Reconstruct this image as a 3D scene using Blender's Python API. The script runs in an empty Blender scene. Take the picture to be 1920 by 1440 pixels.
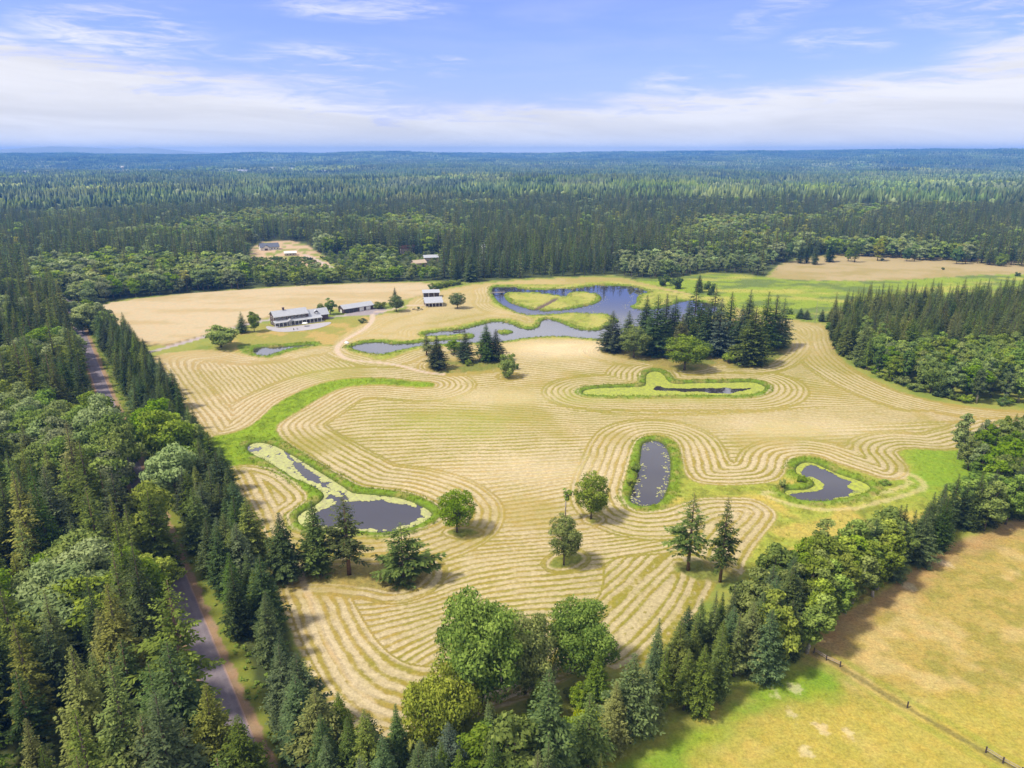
import bpy, math, random
import numpy as np
from mathutils import Vector, Matrix

PI = math.pi
# ------------------------------------------------------------------ camera, world, sun, exposure
F = 1331.0; CX = 960.0; CY = 720.0            # focal length and centre in photo pixels
PITCH = math.radians(17.9); CH = 105.0
SP, CP = math.sin(PITCH), math.cos(PITCH)
scn = bpy.context.scene
COL = scn.collection
cd = bpy.data.cameras.new('camera'); cam = bpy.data.objects.new('camera', cd); COL.objects.link(cam)
cam.location = (0, 0, CH); cam.rotation_euler = (PI/2 - PITCH, 0, 0)
cd.sensor_width = 36; cd.lens = 36*F/1920; cd.clip_start = 1; cd.clip_end = 120000
scn.camera = cam
SUN_EL = math.radians(56); SUN_AZ = math.atan2(-1.0, -0.38)     # azimuth from +Y towards +X
sl = bpy.data.lights.new('sun', 'SUN'); sl.energy = 4.1; sl.angle = math.radians(7.0); sl.color = (1, .93, .78)
so = bpy.data.objects.new('sun', sl); COL.objects.link(so)
sdir = Vector((math.sin(SUN_AZ)*math.cos(SUN_EL), math.cos(SUN_AZ)*math.cos(SUN_EL), math.sin(SUN_EL)))
so.rotation_euler = sdir.to_track_quat('Z', 'Y').to_euler()
so.location = (-200, -80, 300)
scn.view_settings.view_transform = 'Standard'; scn.view_settings.look = 'None'
scn.view_settings.exposure = 0.48; scn.view_settings.gamma = 1
scn.cycles.max_bounces = 6; scn.cycles.diffuse_bounces = 3; scn.cycles.glossy_bounces = 2
scn.cycles.transmission_bounces = 3; scn.cycles.transparent_max_bounces = 4; scn.cycles.volume_bounces = 0
scn.cycles.sample_clamp_indirect = 4

class NT:
    """tiny helper for building node trees"""
    def __init__(s, nt): s.nt = nt
    def n(s, typ, **kw):
        nd = s.nt.nodes.new(typ)
        for k, v in kw.items(): setattr(nd, k, v)
        return nd
    def put(s, inp, v):
        if hasattr(v, 'is_output'): s.nt.links.new(v, inp)
        elif v is not None: inp.default_value = v
    def math(s, op, a, b=None, c=None, clamp=False):
        nd = s.n('ShaderNodeMath', operation=op, use_clamp=clamp)
        s.put(nd.inputs[0], a); s.put(nd.inputs[1], b)
        if c is not None: s.put(nd.inputs[2], c)
        return nd.outputs[0]
    def ramp(s, x, a, b, lo=0., hi=1., smooth=True):
        nd = s.n('ShaderNodeMapRange', interpolation_type='SMOOTHSTEP' if smooth else 'LINEAR')
        s.put(nd.inputs[0], x); s.put(nd.inputs[1], a); s.put(nd.inputs[2], b); s.put(nd.inputs[3], lo); s.put(nd.inputs[4], hi)
        return nd.outputs[0]
    def mix(s, f, a, b, mode='MIX'):
        nd = s.n('ShaderNodeMix', data_type='RGBA', blend_type=mode)
        s.put(nd.inputs[0], f); s.put(nd.inputs[6], c4(a)); s.put(nd.inputs[7], c4(b))
        return nd.outputs[2]
    def noise(s, vec, scale, detail=3., rough=.55, dist=0.):
        nd = s.n('ShaderNodeTexNoise'); s.put(nd.inputs['Vector'], vec)
        nd.inputs['Scale'].default_value = scale; nd.inputs['Detail'].default_value = detail
        nd.inputs['Roughness'].default_value = rough; nd.inputs['Distortion'].default_value = dist
        return nd.outputs[0]
    def comb(s, x, y, z):
        nd = s.n('ShaderNodeCombineXYZ'); s.put(nd.inputs[0], x); s.put(nd.inputs[1], y); s.put(nd.inputs[2], z)
        return nd.outputs[0]
    def vmul(s, v, k):
        nd = s.n('ShaderNodeVectorMath', operation='MULTIPLY'); s.put(nd.inputs[0], v); s.put(nd.inputs[1], k)
        return nd.outputs[0]
def c4(c):
    if hasattr(c, 'is_output') or c is None: return c
    return tuple(c) + (1,) if len(c) == 3 else tuple(c)

def build_world():
    w = bpy.data.worlds.new('World'); scn.world = w; w.use_nodes = True
    nt = w.node_tree; nt.nodes.clear(); T = NT(nt)
    sky = T.n('ShaderNodeTexSky', sky_type='NISHITA', sun_disc=False)
    sky.sun_elevation = SUN_EL; sky.sun_rotation = SUN_AZ
    sky.altitude = 100; sky.air_density = 1.0; sky.dust_density = .6; sky.ozone_density = 2.5
    tc = T.n('ShaderNodeTexCoord'); sep = T.n('ShaderNodeSeparateXYZ'); nt.links.new(tc.outputs['Generated'], sep.inputs[0])
    x, y, z = sep.outputs
    az = T.math('ARCTAN2', x, y)
    base = T.mix(1., sky.outputs[0], (.76, .74, 1.30), 'MULTIPLY')
    # cirrus: coordinates are real azimuth and elevation of the sky
    v1 = T.comb(T.math('MULTIPLY', az, 3.2), T.math('MULTIPLY_ADD', z, 26., T.math('MULTIPLY', az, 1.1)), 3.7)
    n1 = T.noise(v1, 1.0, 6., .62, .6)
    v2 = T.comb(T.math('MULTIPLY', az, 2.0), T.math('MULTIPLY', z, 15.), 9.1)
    n2 = T.noise(v2, 1.6, 5., .6, .4)
    v3 = T.comb(T.math('MULTIPLY', az, 9.), T.math('MULTIPLY', z, 60.), 1.3)
    n3 = T.noise(v3, 1.5, 5., .65, .8)
    # top of the cloud bank: lower in the middle, higher at both sides
    a2 = T.math('ADD', az, -.02)
    top = T.math('MULTIPLY_ADD', T.math('MULTIPLY', a2, a2), .17, .066)
    top = T.math('ADD', top, T.math('MULTIPLY_ADD', n2, .060, -.030))
    soft = T.math('MULTIPLY_ADD', n1, .05, -.025)
    zz = T.math('ADD', z, soft)
    bank = T.ramp(zz, T.math('ADD', top, .012), T.math('ADD', top, -.014))
    brk = T.math('ADD', n3, T.math('MULTIPLY', T.math('SUBTRACT', top, z), 6.))
    bank = T.math('MULTIPLY', bank, T.ramp(brk, .34, .66, .30, 1.))
    def lobe(px, py, wx, wy, tilt=0.):
        a0 = math.atan2(px-CX, F*CP); e0 = math.sin(math.atan2(CY-py, F) - PITCH)
        dx = T.math('MULTIPLY', T.math('ADD', az, -a0), F/wx)
        dz = T.math('MULTIPLY', T.math('ADD', z, T.math('MULTIPLY_ADD', az, -tilt, -e0 + tilt*a0)), F/wy)
        d = T.math('ADD', T.math('MULTIPLY', dx, dx), T.math('MULTIPLY', dz, dz))
        return T.ramp(d, 0., 1.)
    wis = None
    for L, g in ((lobe(320, 90, 170, 62), 1.0), (lobe(640, 140, 230, 55), .9), (lobe(850, 125, 70, 24), .9), (lobe(1850, 45, 260, 60), 1.1),
              (lobe(1390, 35, 120, 40, .35), .5), (lobe(720, 20, 200, 26), .7), (lobe(1490, 98, 110, 26), .7), (lobe(1850, 130, 190, 40), .8), (lobe(1250, 165, 120, 40), .8)):
        m = T.math('MULTIPLY', T.math('SUBTRACT', 1., L), g)
        wis = m if wis is None else T.math('MAXIMUM', wis, m)
    wisp = T.math('MULTIPLY', wis, T.ramp(T.math('MULTIPLY_ADD', n1, .5, T.math('MULTIPLY', n3, .5)), .42, .66))
    veil = T.math('MULTIPLY', T.ramp(n2, .45, .8), .14)
    high = T.math('MULTIPLY', T.ramp(z, .175, .225), T.ramp(n2, .35, .7, .7, .97))      # unseen cloud added overhead to pale the water reflections and whiten the fill
    cl = T.math('MAXIMUM', T.math('MAXIMUM', bank, wisp), T.math('MAXIMUM', veil, high))
    shade = T.ramp(n1, .3, .7, .86, 1.04)
    grey = T.ramp(z, .004, .03, 1.22, 1.0)
    ccol = T.mix(1., (6.1, 6.0, 6.05), T.comb(shade, shade, shade), 'MULTIPLY')
    refl_boost = T.math('MULTIPLY_ADD', T.math('MULTIPLY', T.ramp(z, .19, .24), T.ramp(z, .42, .34)), .75, 1.)    # unseen cloud band brightened so the ponds mirror a paler sky
    grey = T.math('MULTIPLY', grey, refl_boost)
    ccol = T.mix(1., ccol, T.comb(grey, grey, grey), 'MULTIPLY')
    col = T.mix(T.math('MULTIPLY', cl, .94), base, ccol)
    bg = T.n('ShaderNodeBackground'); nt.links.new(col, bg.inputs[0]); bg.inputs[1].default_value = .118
    out = T.n('ShaderNodeOutputWorld'); nt.links.new(bg.outputs[0], out.inputs[0])
build_world()

# ------------------------------------------------------------------ helpers
rng = np.random.default_rng(7)
def ground(px, py, z=0.):
    """photo pixel -> point on the level z"""
    px = np.asarray(px, float); py = np.asarray(py, float)
    D = SP + CP*(py-CY)/F
    dep = (CH-z)/D
    X = (px-CX)/F*dep
    Y = (dep*CP - (py-CY)/F*dep*SP)
    return X, Y
def g1(px, py): X, Y = ground(px, py); return float(X), float(Y)
def pixel(X, Y, Z=0.):
    dep = Y*CP + (CH-Z)*SP; up = Y*SP - (CH-Z)*CP
    dep = np.maximum(dep, 1e-3)
    return CX + F*X/dep, CY - F*up/dep, dep
def height_of(px, py, ty):
    X, Y = g1(px, py)
    dep = Y*CP + CH*SP; up = Y*SP - CH*CP; v = (CY-ty)/F
    return (v*dep-up)/(CP+v*SP)
def px_m(py):                                   # metres per photo pixel across at ground row py
    return CH/(SP+CP*(py-CY)/F)/F
def chaikin(P, n=2, closed=True):
    P = np.asarray(P, float)
    for _ in range(n):
        if closed: Q = np.roll(P, -1, 0); P = np.stack([.75*P+.25*Q, .25*P+.75*Q], 1).reshape(-1, 2)
        else:
            A, B = P[:-1], P[1:]
            M = np.stack([.75*A+.25*B, .25*A+.75*B], 1).reshape(-1, 2); P = np.vstack([P[:1], M, P[-1:]])
    return P
def G(P, n=2, closed=True):
    P = chaikin(P, n, closed) if n else np.asarray(P, float)
    X, Y = ground(P[:, 0], P[:, 1]); return np.stack([X, Y], 1)
def inside(P, X, Y):
    r = np.zeros(X.shape, bool); n = len(P)
    for i in range(n):
        x1, y1 = P[i]; x2, y2 = P[(i+1) % n]
        if y1 == y2: continue
        c = (y1 > Y) != (y2 > Y)
        r ^= c & (X < (x2-x1)*(Y-y1)/(y2-y1)+x1)
    return r
def dist(P, X, Y, closed=True):
    d = np.full(X.shape, 1e18); n = len(P)
    for i in range(n if closed else n-1):
        x1, y1 = P[i]; x2, y2 = P[(i+1) % n]
        dx, dy = x2-x1, y2-y1; L = dx*dx+dy*dy
        if L < 1e-9: continue
        t = np.clip(((X-x1)*dx+(Y-y1)*dy)/L, 0, 1)
        np.minimum(d, (X-x1-t*dx)**2+(Y-y1-t*dy)**2, out=d)
    return np.sqrt(d)
def sdf(P, X, Y):                               # negative inside
    d = dist(P, X, Y); d[inside(P, X, Y)] *= -1; return d
_perm = np.random.default_rng(3).random((256, 256))
def vnoise(x, y, s=1., seed=0):
    x = x*s+seed*17.31; y = y*s+seed*5.77
    xi = np.floor(x).astype(int); yi = np.floor(y).astype(int); fx = x-xi; fy = y-yi
    fx = fx*fx*(3-2*fx); fy = fy*fy*(3-2*fy)
    a = _perm[xi & 255, yi & 255]; b = _perm[(xi+1) & 255, yi & 255]; c = _perm[xi & 255, (yi+1) & 255]; d = _perm[(xi+1) & 255, (yi+1) & 255]
    return (a*(1-fx)+b*fx)*(1-fy)+(c*(1-fx)+d*fx)*fy
def fbm(x, y, s, seed=0, o=3):
    r = 0; a = .5; t = 0
    for i in range(o): r = r+a*vnoise(x, y, s*2**i, seed+i*3); t += a; a *= .5
    return r/t
def sstep(x, a, b):
    t = np.clip((x-a)/(b-a), 0, 1); return t*t*(3-2*t)

# ------------------------------------------------------------------ outlines traced on the photograph (photo pixels)
PONDS = dict(
 lily=[(462,838),(470,831),(483,828),(505,831),(530,842),(555,857),(580,872),(605,888),(630,903),(650,916),(660,924),(697,926),(745,931),(780,942),(805,956),(811,963),(802,973),(775,987),(742,995),(705,998),(680,994),(640,992),(600,990),(570,986),(560,978),(557,968),(565,960),(585,950),(603,938),(610,928),(603,919),(585,908),(562,900),(540,888),(517,872),(495,860),(478,852),(468,846)],
 oblong=[(1205,830),(1215,826),(1228,824),(1242,828),(1252,843),(1257,860),(1257,885),(1252,910),(1245,932),(1230,945),(1212,949),(1192,947),(1181,937),(1185,920),(1192,905),(1197,880),(1201,860),(1203,842)],
 kidney=[(1491,878),(1500,868),(1513,865),(1530,868),(1547,877),(1580,891),(1612,900),(1632,910),(1631,919),(1605,927),(1575,935),(1540,939),(1505,937),(1482,931),(1468,920),(1480,917),(1500,918),(1517,916),(1530,908),(1525,899),(1510,893),(1496,890)],
 algae=[(1090,735),(1100,729),(1135,726),(1185,725),(1210,724),(1212,715),(1211,702),(1222,695),(1237,696),(1247,705),(1252,715),(1267,720),(1297,717),(1360,717),(1410,715),(1427,720),(1437,726),(1425,735),(1400,741),(1360,741),(1285,740),(1210,742),(1135,741),(1100,740)],
 stream=[(657,650),(670,645),(697,640),(720,641),(733,645),(755,644),(787,641),(830,637),(865,636),(890,632),(892,627),(880,624),(850,627),(815,630),(797,629),(792,626),(822,621),(850,619),(872,616),(890,611),(905,607),(922,602.5),(940,602),(960,607),(977,615),(997,617),(1013,612),(1015,600),(1027,597),(1047,602),(1070,613),(1100,620),(1133,617),(1148,604),(1172,600),(1200,602),(1225,610),(1210,625),(1160,634),(1122,636),(1072,631),(1035,630),(997,632),(960,637),(945,640),(910,642),(870,643),(830,645),(792,647),(755,655),(730,661),(712,663),(695,662),(672,657),(659,652)],
 lake=[(923,540),(930,537),(970,538),(973,542),(1053,542),(1083,540),(1113,535),(1160,534),(1187,537),(1220,547),(1203,550),(1193,555),(1193,570),(1178,573),(1187,578),(1207,580),(1235,578),(1265,570),(1275,563),(1310,564),(1345,572),(1345,585),(1290,600),(1230,612),(1190,612),(1165,603),(1150,592),(1135,587),(1072,586),(1040,588),(1007,591),(977,588),(960,580),(940,570),(930,560),(923,548)],
 yard=[(474,655),(482,651),(492,650),(512,651),(525,650),(555,647),(587,644),(592,646),(562,650),(532,655),(512,664),(495,667),(480,664)],
)
ISLES = [  # land inside the ponds
 [(942,550),(957,547),(1003,547),(1040,552),(1063,556),(1062,550),(1077,546),(1117,548),(1132,558),(1120,568),(1090,575),(1040,583),(1003,582),(973,573),(950,565)],
 [(928,620),(940,617),(966,620),(960,624),(940,627)],
]
GREENS = dict(
 ribbon=[(388,818),(425,816),(455,806),(480,793),(517,757),(555,737),(605,717),(655,710),(692,709),(730,710),(780,716),(805,716),(817,721),(810,727),(780,726),(730,721),(680,721),(642,726),(605,742),(567,767),(530,787),(517,800),(519,815),(542,835),(575,855),(610,878),(655,905),(680,915),(730,920),(767,925),(805,940),(822,954),(827,965),(815,980),(780,993),(742,1001),(700,1004),(640,1003),(580,998),(555,990),(544,976),(546,962),(562,952),(577,940),(580,928),(565,912),(540,893),(510,877),(480,871),(450,871),(425,877),(405,850)],
 east=[(1195,827),(1210,817),(1235,815),(1260,821),(1271,836),(1277,860),(1281,885),(1290,898),(1310,908),(1347,911),(1400,910),(1440,907),(1465,900),(1475,885),(1478,868),(1490,856),(1530,854),(1560,868),(1615,885),(1650,899),(1690,903),(1707,893),(1708,877),(1692,858),(1680,846),(1715,841),(1780,848),(1830,835),(1930,800),(2060,760),(2060,900),(1920,960),(1800,1000),(1600,1150),(1480,1180),(1390,1120),(1395,1060),(1420,1020),(1450,985),(1462,965),(1440,945),(1410,932),(1360,931),(1310,932),(1272,945),(1247,954),(1215,959),(1192,957),(1175,945),(1167,927),(1172,897),(1180,875),(1186,850)],
 algae=[(1084,735),(1095,727),(1135,723),(1180,722),(1200,719),(1203,710),(1203,698),(1215,691),(1240,690),(1256,700),(1262,712),(1290,712),(1340,712),(1400,711),(1428,714),(1443,722),(1441,731),(1428,740),(1400,745),(1360,745),(1210,746),(1135,745),(1095,743)],
 stream=[(650,650),(662,641),(690,635),(730,636),(760,638),(790,636),(783,622),(792,618),(850,612),(890,603),(922,596),(960,597),(985,607),(1000,608),(1005,595),(920,575),(925,556),(917,545),(920,534),(935,531),(1050,535),(1110,529),(1160,528),(1210,536),(1260,548),(1350,560),(1380,575),(1380,600),(1300,612),(1215,640),(1160,638),(1122,640),(1072,635),(1035,634),(997,636),(960,641),(910,646),(870,646),(800,652),(760,660),(735,672),(712,675),(690,668),(665,662),(652,656)],
 yard=[(440,652),(450,645),(480,646),(525,644),(590,640),(600,643),(597,648),(565,653),(540,660),(515,669),(490,671),(460,664)],
)
FIELD = [(283,672),(300,664),(370,655),(440,659),(490,672),(560,655),(605,648),(628,650),(625,640),(655,620),(690,602),(705,590),(760,585),(770,560),(815,548),(860,538),(900,532),(1000,524),(1150,518),(1215,533),(1300,552),(1420,590),(1500,602),(1556,610),(1560,640),(1570,668),(1620,703),(1700,740),(1800,762),(1920,770),(2060,775),(2060,860),(1700,960),(1500,1060),(1345,1085),(1330,1120),(1290,1170),(1240,1220),(1190,1262),(1165,1262),(1120,1243),(1010,1300),(880,1350),(800,1385),(760,1382),(700,1392),(675,1388),(640,1350),(580,1265),(545,1180),(518,1100),(500,1040),(470,960),(430,880),(388,818)]
TREE_ISLES = [
 [(500,1085),(520,1100),(600,1090),(700,1100),(740,1112),(780,1100),(806,1075),(790,1055),(700,1062),(600,1060),(520,1068)],
 [(1028,1058),(1040,1066),(1075,1062),(1094,1047),(1080,1036),(1045,1042)],
 [(835,1000),(870,1008),(905,1000),(880,992),(845,992)],
 [(1098,975),(1110,982),(1130,975),(1120,966),(1100,968)],
 [(795,690),(830,702),(900,695),(950,690),(950,680),(900,675),(840,675),(800,680)],
 [(1118,660),(1150,668),(1190,675),(1240,685),(1290,697),(1340,684),(1390,690),(1440,685),(1470,665),(1490,640),(1460,620),(1400,600),(1250,610),(1150,640)],
 [(1255,1062),(1290,1080),(1345,1095),(1400,1085),(1360,1060),(1290,1050)],
 [(932,706),(955,712),(975,706),(955,700)],
]
TALL = [(150,585),(230,562),(480,541),(640,533),(810,528),(815,545),(790,556),(700,574),(630,580),(520,590),(400,627),(292,656),(230,625)]
LAWN = [(415,660),(400,645),(420,630),(510,603),(640,600),(700,590),(692,612),(655,640),(625,650),(600,645),(560,648),(480,660)]
MARSH = [(1180,522),(1260,524),(1330,512),(1440,522),(1560,527),(1700,525),(1860,513),(2060,516),(2060,600),(1900,590),(1560,606),(1470,600),(1400,590),(1300,552),(1215,533)]
STRAW = [(1440,522),(1450,505),(1480,488),(1590,472),(1720,482),(1920,488),(2060,490),(2060,517),(1860,513),(1700,525),(1560,527)]
CLEAR = [(466,486),(472,462),(500,450),(566,453),(600,476),(640,500),(655,514),(560,510),(490,502)]
PASTURE = [(1100,1460),(1200,1400),(1290,1352),(1370,1312),(1500,1240),(1560,1165),(1640,1118),(1700,1068),(1790,1018),(1870,992),(1920,965),(2080,900),(2400,900),(2400,1700),(1100,1700)]
BRIGHT = [(1110,1460),(1190,1400),(1240,1372),(1300,1352),(1350,1335),(1400,1298),(1450,1266),(1490,1240),(1560,1250),(1592,1272),(1570,1306),(1500,1318),(1440,1335),(1350,1390),(1310,1425),(1290,1460)]
OPEN = [(150,588),(165,575),(230,560),(480,540),(640,532),(810,527),(880,530),(1000,521),(1150,516),(1200,526),(1260,522),(1330,511),(1435,518),(1450,503),(1480,487),(1590,471),(1720,481),(1920,487),(2080,489),(2400,495),(2400,1800),(1100,1800),(1100,1470),(680,1392),(640,1352),(580,1267),(545,1182),(518,1102),(500,1042),(470,962),(430,882),(388,820),(285,670),(230,627)]
ROAD = [(130,590),(150,624),(178,680),(222,780),(272,905),(322,1030),(353,1127),(388,1250),(410,1340),(432,1440)]
DRIVE = [(245,668),(300,656),(400,627),(470,607),(520,596),(600,597),(650,592),(690,586)]
TRACK = [(698,590),(699,600),(690,612),(675,622),(645,638),(630,652),(635,665),(655,675),(687,678),(717,680),(755,686),(792,698),(830,702)]
TRACK2 = [(700,586),(730,582),(760,573),(800,572)]
TRACK3 = [(570,478),(600,490),(615,500),(640,507)]
SWATH3 = [(1445,928),(1480,940),(1530,951),(1580,950),(1640,937),(1700,920),(1722,911),(1715,900),(1698,892)]

road_g = G(ROAD, 1, False)
# the road is straight on the ground: least-squares line through the traced points
_c = np.polyfit(road_g[:, 1], road_g[:, 0], 1)
def road_x(Y): return _c[0]*Y + _c[1]
road_n = np.array([1., -_c[0]])/math.hypot(1, _c[0])        # unit normal pointing east
def road_off(X, Y): return (X-road_x(Y))*road_n[0]         # signed offset from the centre line

pond_g = {k: G(v) for k, v in PONDS.items()}; isle_g = [G(v) for v in ISLES]
green_g = {k: G(v) for k, v in GREENS.items()}; field_g = G(FIELD, 1); tisle_g = [G(v) for v in TREE_ISLES]
open_g = G(OPEN, 0); marsh_g = G(MARSH, 1); straw_g = G(STRAW, 1); tall_g = G(TALL, 1); lawn_g = G(LAWN, 1); clear_g = G(CLEAR, 1)
past_g = G(PASTURE, 0); bright_g = G(BRIGHT); drive_g = G(DRIVE, 1, False); track_g = G(TRACK, 2, False); track2_g = G(TRACK2, 1, False)
track3_g = G(TRACK3, 1, False); sw3_g = G(SWATH3, 2, False)

fline_g = G([(1526,1224),(1575,1250),(1701,1327),(1848,1411),(1950,1468),(2100,1560)], 0, False)
# raster of distance fields
RS = 2.0; RX0, RX1, RY0, RY1 = -420., 640., 70., 1000.
rx = np.arange(RX0, RX1, RS); ry = np.arange(RY0, RY1, RS)
RXX, RYY = np.meshgrid(rx, ry, indexing='ij')
class Fld:
    def __init__(s, a): s.a = a
    def __call__(s, X, Y):
        u = np.clip((X-RX0)/RS, 0, len(rx)-1.001); v = np.clip((Y-RY0)/RS, 0, len(ry)-1.001)
        i = u.astype(int); j = v.astype(int); fu = u-i; fv = v-j; a = s.a
        r = (a[i, j]*(1-fu)+a[i+1, j]*fu)*(1-fv)+(a[i, j+1]*(1-fu)+a[i+1, j+1]*fu)*fv
        out = (X < RX0) | (X > RX1-RS) | (Y < RY0) | (Y > RY1-RS)
        return np.where(out, 500., r)
def land_union(fs):
    r = fs[0]
    for f in fs[1:]: r = np.minimum(r, f)
    return r
pond_f = {}
for k, P in pond_g.items():
    a = sdf(P, RXX, RYY)
    if k in ('lake', 'stream'):
        for I in isle_g: a = np.maximum(a, -sdf(I, RXX, RYY))
    pond_f[k] = a
WATER = Fld(land_union(list(pond_f.values())))
PF = {k: Fld(a) for k, a in pond_f.items()}
GF = {k: Fld(sdf(P, RXX, RYY)) for k, P in green_g.items()}
FIELDF = Fld(sdf(field_g, RXX, RYY)); TIF = [Fld(sdf(P, RXX, RYY)) for P in tisle_g]
def blur(a, k=3, n=3):
    for _ in range(n):
        for ax in (0, 1):
            p = np.pad(a, [(k, k) if i == ax else (0, 0) for i in (0, 1)], mode='edge'); c = np.cumsum(p, ax); c = np.concatenate([np.zeros_like(np.take(c, [0], ax)), c], ax)
            m = a.shape[ax]; a = (np.take(c, np.arange(2*k+1, 2*k+1+m), ax)-np.take(c, np.arange(m), ax))/(2*k+1)
    return a
FIELDB = Fld(blur(FIELDF.a)+1.2)
DITCHF = Fld(dist(G([(1002,582),(1018,573),(1042,561)], 0, False), RXX, RYY))
OPENF = Fld(sdf(open_g, RXX, RYY)); MARSHF = Fld(sdf(marsh_g, RXX, RYY)); STRAWF = Fld(sdf(straw_g, RXX, RYY)); TALLF = Fld(sdf(tall_g, RXX, RYY))
LAWNF = Fld(sdf(lawn_g, RXX, RYY)); CLEARF = Fld(sdf(clear_g, RXX, RYY)); PASTF = Fld(sdf(past_g, RXX, RYY)); BRIGHTF = Fld(sdf(bright_g, RXX, RYY))
DRIVEF = Fld(dist(drive_g, RXX, RYY, False)); TRACKF = Fld(np.minimum(dist(track_g, RXX, RYY, False), dist(track2_g, RXX, RYY, False)))
TRACK3F = Fld(dist(track3_g, RXX, RYY, False)); SW3F = Fld(dist(sw3_g, RXX, RYY, False))

# far relief: low rolling woodland, a ridge to the right, a plateau left of the middle, mountains far left
def relief(X, Y):
    r = np.hypot(X, Y); az = np.arctan2(X, Y)
    z = (fbm(X, Y, 1/620., 5)-.45)*52*sstep(r, 900, 2200)
    z = z + (fbm(X, Y, 1/1500., 9)-.5)*70*sstep(r, 2600, 5500)*sstep(r, 9800, 8000)
    rim = np.interp(az, [-.75, -.45, -.25, -.08, 0, .1, .2, .35, .5, .75], [88, 86, 92, 96, 98, 104, 122, 132, 146, 150])
    rim = rim+(fbm(X, Y, 1/1100., 14)-.5)*34
    z = z + sstep(r, 5200, 9600)*rim
    mid = np.exp(-((az+.17)/.09)**4); z = z + mid*22*sstep(r, 6000, 7600)*sstep(r, 9500, 8600)
    return z

# guide lines for the mown rows (photo pixels), from the far side of the field to the near side, with row numbers
GUIDES = [
 [(600,655),(760,688),(860,688),(960,680),(1060,672),(1150,662),(1300,690),(1500,680),(1700,690)],
 [(560,700),(700,705),(820,735),(960,722),(1072,712),(1150,705),(1250,692),(1450,702),(1600,725),(1700,735)],
 [(520,790),(620,765),(700,752),(820,752),(960,760),(1060,770),(1200,780),(1400,776),(1560,760),(1800,775)],
 [(500,850),(640,830),(800,825),(960,820),(1150,812),(1400,806),(1600,798),(1850,788)],
 [(560,900),(700,885),(840,872),(960,872),(1070,864),(1170,860),(1400,860),(1800,850)],
 [(560,960),(760,925),(880,940),(960,926),(1072,908),(1180,890),(1400,890),(1800,880)],
 [(540,1040),(700,1015),(830,1012),(960,1008),(1035,1002),(1185,985),(1260,975),(1400,955),(1800,940)],
 [(500,1125),(650,1112),(740,1118),(800,1104),(880,1070),(960,1057),(1085,1047),(1210,1030),(1300,1010),(1440,980),(1700,950)],
 [(480,1205),(600,1200),(705,1175),(780,1157),(880,1130),(960,1117),(1060,1110),(1180,1095),(1350,1060)],
 [(560,1340),(640,1310),(687,1287),(780,1230),(855,1187),(960,1180),(1060,1183),(1180,1170),(1350,1130)],
 [(600,1450),(680,1400),(760,1345),(850,1292),(960,1265),(1150,1250),(1350,1240)],
]
gcur = []
for g in GUIDES:
    P = G(g, 2, False); az = np.arctan2(P[:, 0], P[:, 1]); r = np.hypot(P[:, 0], P[:, 1]); o = np.argsort(az); gcur.append((az[o], r[o]))
_vals = [0.]
for i in range(1, len(gcur)):
    w = 3.15 if i <= 4 else 2.85 if i <= 7 else 2.5
    aa = np.linspace(-.25, .15, 9)
    gap = np.mean(np.interp(aa, *gcur[i-1])-np.interp(aa, *gcur[i])); _vals.append(_vals[-1]+round(gap/w))
def infill(X, Y):
    az = np.arctan2(X, Y); r = np.hypot(X, Y)
    R = [np.interp(az, a, b) for a, b in gcur]
    ph = _vals[0] + (R[0]-r)/3.2
    for i in range(1, len(R)):
        gap = np.maximum(R[i-1]-R[i], .5); t = (R[i-1]-r)/gap
        ph = np.where(r < R[i-1], _vals[i-1]+t*(_vals[i]-_vals[i-1]), ph)
    ph = np.where(r < R[-1], _vals[-1]+(R[-1]-r)/2.5, ph)
    return ph
SEZ = Fld(sdf(G([(990,1330),(1015,1240),(1055,1195),(1105,1150),(1135,1095),(1128,1048),(1255,1036),(1340,1045),(1360,1120),(1190,1300)], 1), RXX, RYY))
SEF = Fld(dist(G([(940,1330),(1060,1290),(1150,1268),(1215,1235),(1262,1180),(1300,1120),(1318,1080),(1300,1046),(1262,1026)], 2, False), RXX, RYY))
left_edge = G([(388,818),(283,672)], 0, False)
LW = 2.75
def rows(X, Y):
    """row phase: laps round every obstacle first, then the infill"""
    px, py, _ = pixel(X, Y)
    ph = infill(X, Y)
    zoneA = sdf(G([(270,660),(440,650),(605,640),(632,665),(700,690),(690,712),(605,720),(555,740),(517,760),(480,795),(388,822)], 0), X, Y) < 0
    dl = dist(left_edge, X, Y, False)
    ph = np.where(zoneA, dl/2.35 + .25*np.sin(X/23.), ph)
    laps = [(FIELDB, 1, 5.3), (GF['ribbon'], 0, 7.2), (GF['east'], 0, 6.3), (GF['algae'], 0, 6.4), (GF['stream'], 0, 5.2), (GF['yard'], 0, 3.2),
            (TIF[0], 0, 1.9), (TIF[1], 0, .9), (TIF[2], 0, .6), (TIF[3], 0, .6), (TIF[4], 0, 1.5), (TIF[5], 0, 4.2), (TIF[6], 0, .9), (TIF[7], 0, .8)]
    best = np.full(X.shape, 1e9)
    for f, sgn, n in laps:
        d = f(X, Y)
        if sgn: d = -d
        nn = n
        if sgn:      # more laps in the south-east lobe and along the right wood
            nn = np.where((px > 1000) & (py > 1060), 5.4, np.where((px > 1450) & (py < 770), 8.3, n))
        m = (d >= 0) & (d < nn*LW) & (d < best)
        ph = np.where(m, d/LW+.1, ph); best = np.where(m, d, best)
    m = (SEZ(X, Y) < 0) & (FIELDF(X, Y) < 0)
    d = SEF(X, Y); m &= d < 60; ph = np.where(m, d/2.3+.4, ph); best = np.where(m, d, best)
    return ph, best

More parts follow.
